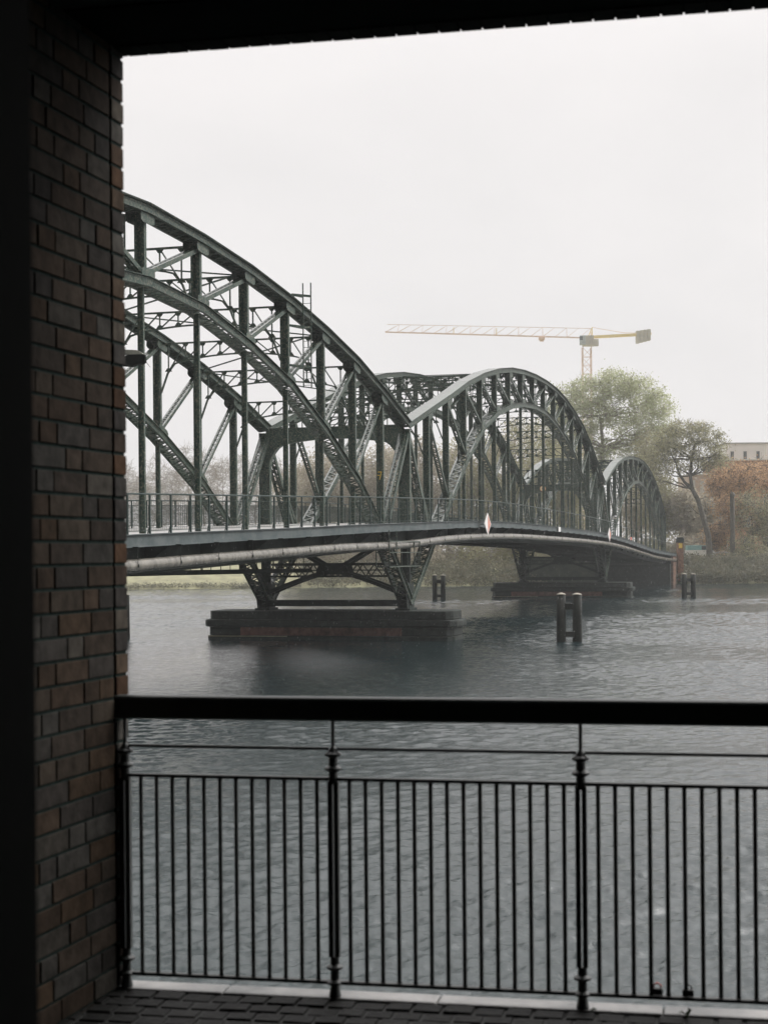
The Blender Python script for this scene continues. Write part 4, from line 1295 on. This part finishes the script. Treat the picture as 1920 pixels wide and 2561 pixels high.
GLASS = noisy('dim_glass', (.06, .07, .075), (.12, .13, .14), .7, .15)
WALLW = noisy('white_render', (.76, .74, .72), (.84, .82, .80), .5, .8)
FRAMEG = noisy('grey_frame', (.30, .30, .30), (.40, .40, .40), 2, .6)
FRAMEW = noisy('white_frame', (.6, .58, .55), (.7, .68, .65), 2, .6)
HB = masonry('house_brick', (.66, .38, .24), (.55, .31, .19), (.35, .25, .2), .25, .077, .012, .85, (R(90), 0, 0))
building('long white flat-roofed building at the upper right edge', 'white_building', 1814, 2040, 1110, 300, 14, WALLW, 7, 6, GLASS, FRAMEG, .05, .965, .20, .55)
hb = building('orange brick house behind the rust coloured shrubs', 'brick_house', 1792, 2040, 1152, 276, 12, HB, 5, 4, GLASS, FRAMEW, .05, .92, .28, .5)
hb2 = building('lower pale-pink brick wing with white vertical window strips', 'brick_wing', 1722, 1788, 1188, 272, 10, noisy('pink_brick', (.50, .38, .32), (.60, .48, .40), 2, .9), 3, 1, noisy('pale_blind', (.55, .52, .48), (.66, .63, .6), 3, .7), FRAMEW, .06, .95, .30, .96)

# dark pole
c = at(1832, 1410, 242)
r = tag(empty('dark_pole', V(c.x, 242, 3)), 'thick dark post standing before the rusty shrubs', 'pole')
mb = MB(); mb.lathe(0, 0, [(.42, -.5), (.38, 3), (.36, 9.6), (.30, 9.9)], 12); mb.build('shaft', BARK, r, smooth=True)
mb = MB(); mb.lathe(0, 0, [(.40, 9.9), (.40, 10.35), (.2, 10.6)], 12); mb.build('pole_cap', BARK, r)
# van, bank fence, gate
c = at(1750, 1386, 250)
v = tag(empty('delivery_van', V(c.x, 250, c.z - .55)), 'white van with teal upper body on the far bank behind the leaning tree', 'van')
mb = MB(); s = .95
prof = [(-2.3, .35), (2.3, .35), (2.35, .9), (2.0, 1.15), (1.5, 1.25), (-2.3, 1.25)]
mb.prism([V(x * s, 0, z * s) for x, z in prof], V(0, 1, 0), 1.8); mb.build('body', WHITE, v, bevel=.05)
mb = MB(); mb.prism([V(x * s, 0, z * s) for x, z in [(-2.25, 1.26), (1.5, 1.26), (.9, 2.0), (-2.2, 2.05)]], V(0, 1, 0), 1.7); mb.build('upper_body', noisy('teal_paint', (.20, .38, .38), (.3, .5, .5), 2, .4), v, bevel=.05)
mb = MB(); mb.prism([V(x * s, -.86, z * s) for x, z in [(.1, 1.32), (1.3, 1.32), (.8, 1.9), (.1, 1.92)]], V(0, 1, 0), .02); mb.build('side_window', GLASS, v)
for x in (-1.4, 1.4):
    mb = MB(); mb.tube(V(x, -.92, .33), V(x, .92, .33), .33, n=16); wv = mb.build('wheel', RAILM, v)
    mb = MB(); mb.tube(V(x, -.935, .33), V(x, -.92, .33), .17, n=12); mb.build('rim', FRAMEG, wv)
fe = tag(empty('bank_fence', V(at(1735, 1412, 240).x, 240, at(1735, 1412, 240).z)), 'pale grey fence on the far bank right of the bridge end', 'fence')
mb = MB(); mb.box(-2.6, 2.4, -.1, .1, -.35, .02); mb.build('fence_base', noisy('pale_concrete', (.33, .31, .3), (.42, .4, .38), 2, .9), fe)
mb = MB()
for z in (.25, 1.05): mb.bar(V(-2.6, 0, z), V(2.4, 0, z), .05, .05)
for i in range(33): mb.bar(V(-2.55 + i * .154, 0, .03), V(-2.55 + i * .154, 0, 1.05), .03, .03)
mb.build('fence_bars', FRAMEG, fe)
c = at(1805, 1414, 243)
ga = tag(empty('arched_gate', V(c.x, 243, c.z)), 'grey arched gate right of the leaning tree trunk', 'gate')
mb = MB(); pts = []
for i in range(13):
    a = math.pi * i / 12; pts.append(V(-1.55 * math.cos(a), 0, 1.5 + .55 * math.sin(a)))
mb.path([V(-1.55, 0, 0)] + pts + [V(1.55, 0, 0)], .05, 6); mb.build('gate_frame', FRAMEG, ga, smooth=True)
mb = MB()
for i in range(1, 20):
    x = -1.55 + 3.1 * i / 20; mb.bar(V(x, 0, .05), V(x, 0, 1.5 + .55 * math.sqrt(max(0, 1 - (x / 1.55) ** 2))), .035, .035)
mb.bar(V(-1.5, 0, .1), V(1.5, 0, .1), .05, .05); mb.build('gate_bars', FRAMEG, ga)

# ------------------------------------------------------------------ tower crane
Y = 430; base = V(at(1471, 1380, Y).x, Y, 4.2)
C_ = lambda x, y, dy=0: at(x, y, Y) - base + V(0, dy, 0)
cr = tag(empty('tower_crane', base), 'yellow and orange tower crane standing above the green tree in the haze', 'crane')
CR_O = noisy('crane_orange_hazed', (.70, .50, .38), (.78, .60, .48), 1, .5)  # paled orange, the haze fade is put into the colour
CR_Y = noisy('crane_yellow_hazed', (.80, .63, .28), (.88, .72, .38), 1, .5)  # yellow paled likewise to carry the haze fade
CR_G = noisy('crane_grey', (.44, .41, .35), (.56, .52, .45), 1, .7)
mb = MB(); hw = 1.15; zt = C_(1471, 868).z; m0 = V(0, 0, -1)
for sx in (-1, 1):
    for sy in (-1, 1): mb.bar(V(sx * hw, sy * hw, -1), V(sx * hw, sy * hw, zt), .2, .2)
z = 0; st = 2.3; i = 0
while z < zt - st:
    for a, b in (((-hw, -hw), (hw, -hw)), ((hw, -hw), (hw, hw)), ((hw, hw), (-hw, hw)), ((-hw, hw), (-hw, -hw))):
        mb.bar(V(a[0], a[1], z), V(b[0], b[1], z), .1, .1); mb.bar(V(a[0], a[1], z + (st if i % 2 else 0)), V(b[0], b[1], z + (0 if i % 2 else st)), .1, .1)
    z += st; i += 1
mb.build('mast', CR_O, cr)
mb = MB(); p = C_(1471, 862)
mb.box(p.x - 1.5, p.x + 1.5, -1.5, 1.5, p.z - .3, p.z + .3); mb.box(p.x - 1.2, p.x + 1.3, -1.2, 1.2, p.z + .3, p.z + 2.4); mb.build('slewing_unit', CR_G, cr)
mb = MB(); p = C_(1456, 852); mb.box(p.x - .9, p.x + .6, -2.2, -.6, p.z - 1.3, p.z + 1.2); cb = mb.build('cab', noisy('cab_grey', (.35, .38, .37), (.45, .48, .47), 1, .5), cr, bevel=.08)
mb = MB(); mb.box(p.x - .93, p.x - .2, -2.23, -.9, p.z - .1, p.z + .9); mb.build('cab_window', GLASS, cb)
mb = MB(); p = C_(1487, 858); mb.box(p.x - .8, p.x + .8, -1.6, -.4, p.z - .9, p.z + .9); mb.build('winch_box', CR_G, cr)
def truss3(mb, a0, a1, b0, b1, n, r, wd_):
    """triangular jib: two lower chords b, one upper chord a"""
    for sy in (-1, 1): mb.bar(b0 + V(0, sy * wd_, 0), b1 + V(0, sy * wd_, 0), r * 1.4, r * 1.4)
    mb.bar(a0, a1, r, r)
    for i in range(n):
        f0, f1 = i / n, (i + 1) / n; fm = (f0 + f1) / 2
        for sy in (-1, 1):
            mb.bar(b0.lerp(b1, f0) + V(0, sy * wd_, 0), a0.lerp(a1, f1 if i % 1 == 0 else fm), r * .6, r * .6)
            if i % 2 == 0: mb.bar(b0.lerp(b1, f1) + V(0, sy * wd_, 0), a0.lerp(a1, f1), r * .6, r * .6)
        mb.bar(b0.lerp(b1, f0) + V(0, wd_, 0), b0.lerp(b1, f1) - V(0, wd_, 0), r * .5, r * .5)
mb = MB(); truss3(mb, C_(968, 811), C_(1476, 821), C_(963, 830), C_(1478, 845), 17, .11, .75); mb.build('jib', CR_O, cr)
mb = MB(); b0, b1 = C_(1474, 843), C_(1627, 835)
for sy in (-.7, .7): mb.bar(b0 + V(0, sy, 0), b1 + V(0, sy, 0), .35, .62)
for i in range(12): q = b0.lerp(b1, i / 11); mb.bar(q - V(0, .7, 0), q + V(0, .7, 0), .12, .12)
mb.build('counter_jib', CR_Y, cr)
mb = MB(); a = C_(1480, 818)
for sy in (-.7, .7): mb.bar(C_(1480, 843) + V(0, sy, 0), a, .22, .22); mb.bar(C_(1470, 843) + V(0, sy, 0), a, .14, .14)
mb.build('tower_head', CR_Y, cr)
mb = MB(); mb.path([a, C_(1500, 822), C_(1562, 832)], .07, 5); mb.path([C_(1562, 832), C_(1606, 832)], .07, 5); mb.build('tie_bar', CR_O, cr)
for i, x in enumerate((1594, 1603, 1612, 1621)):
    mb = MB(); p = C_(x, 840); mb.box(p.x - .44, p.x + .44, -1.1, 1.1, C_(x, 858 - i * 2.3).z, C_(x, 828 - i * 1.3).z); mb.build('counterweight', CR_G, cr)
mb = MB(); p = C_(1354, 845); mb.box(p.x - .8, p.x + .8, -.9, .9, p.z - .5, p.z + .1); mb.box(p.x - .5, p.x + .5, -.5, .5, p.z - .9, p.z - .5); mb.build('trolley', CR_O, cr)
for i, px in enumerate((1134, 1241)):
    mb = MB(); p = C_(px, 815 + (px - 963) * .0197); q = C_(px, 829.5 + (px - 963) * .029); mb.bar(p, q, .3, .2); mb.build('jib_joint', CR_Y, cr)

# ------------------------------------------------------------------ falling rain drops
def rain():
    m, nt, p = new_mat('rain_water'); L = nt.links.new
    q_ = N(nt, 'ShaderNodeBsdfTranslucent'); q_.inputs[0].default_value = (.95, .95, .95, 1)
    t = N(nt, 'ShaderNodeBsdfTransparent'); mx = N(nt, 'ShaderNodeMixShader'); mx.inputs[0].default_value = .30
    L(t.outputs[0], mx.inputs[1]); L(q_.outputs[0], mx.inputs[2]); L(mx.outputs[0], nt.nodes['Material Output'].inputs[0])
    random.seed(99); mb = MB()
    for _ in range(9000):
        Y = 28 + 80 * random.random() ** .8
        x = random.uniform(-.30, .30) * Y; z = random.uniform(.1, CZ + .05 * Y)
        w = .0030 * random.uniform(.7, 1.3); h = .022 * random.uniform(.6, 1.4); k = h * .16
        c = V(x, Y, z); T = c + V(k, 0, h); B = c - V(k, 0, h)
        q = [c + V(w, 0, 0), c + V(0, w, 0), c - V(w, 0, 0), c - V(0, w, 0)]
        for i in range(4):
            mb.tri(q[i], q[(i + 1) % 4], T); mb.tri(q[(i + 1) % 4], q[i], B)
    tag(mb.build('rain', m, fix=False), 'fine rain falling over the river', 'rain', kind='stuff')


rain()
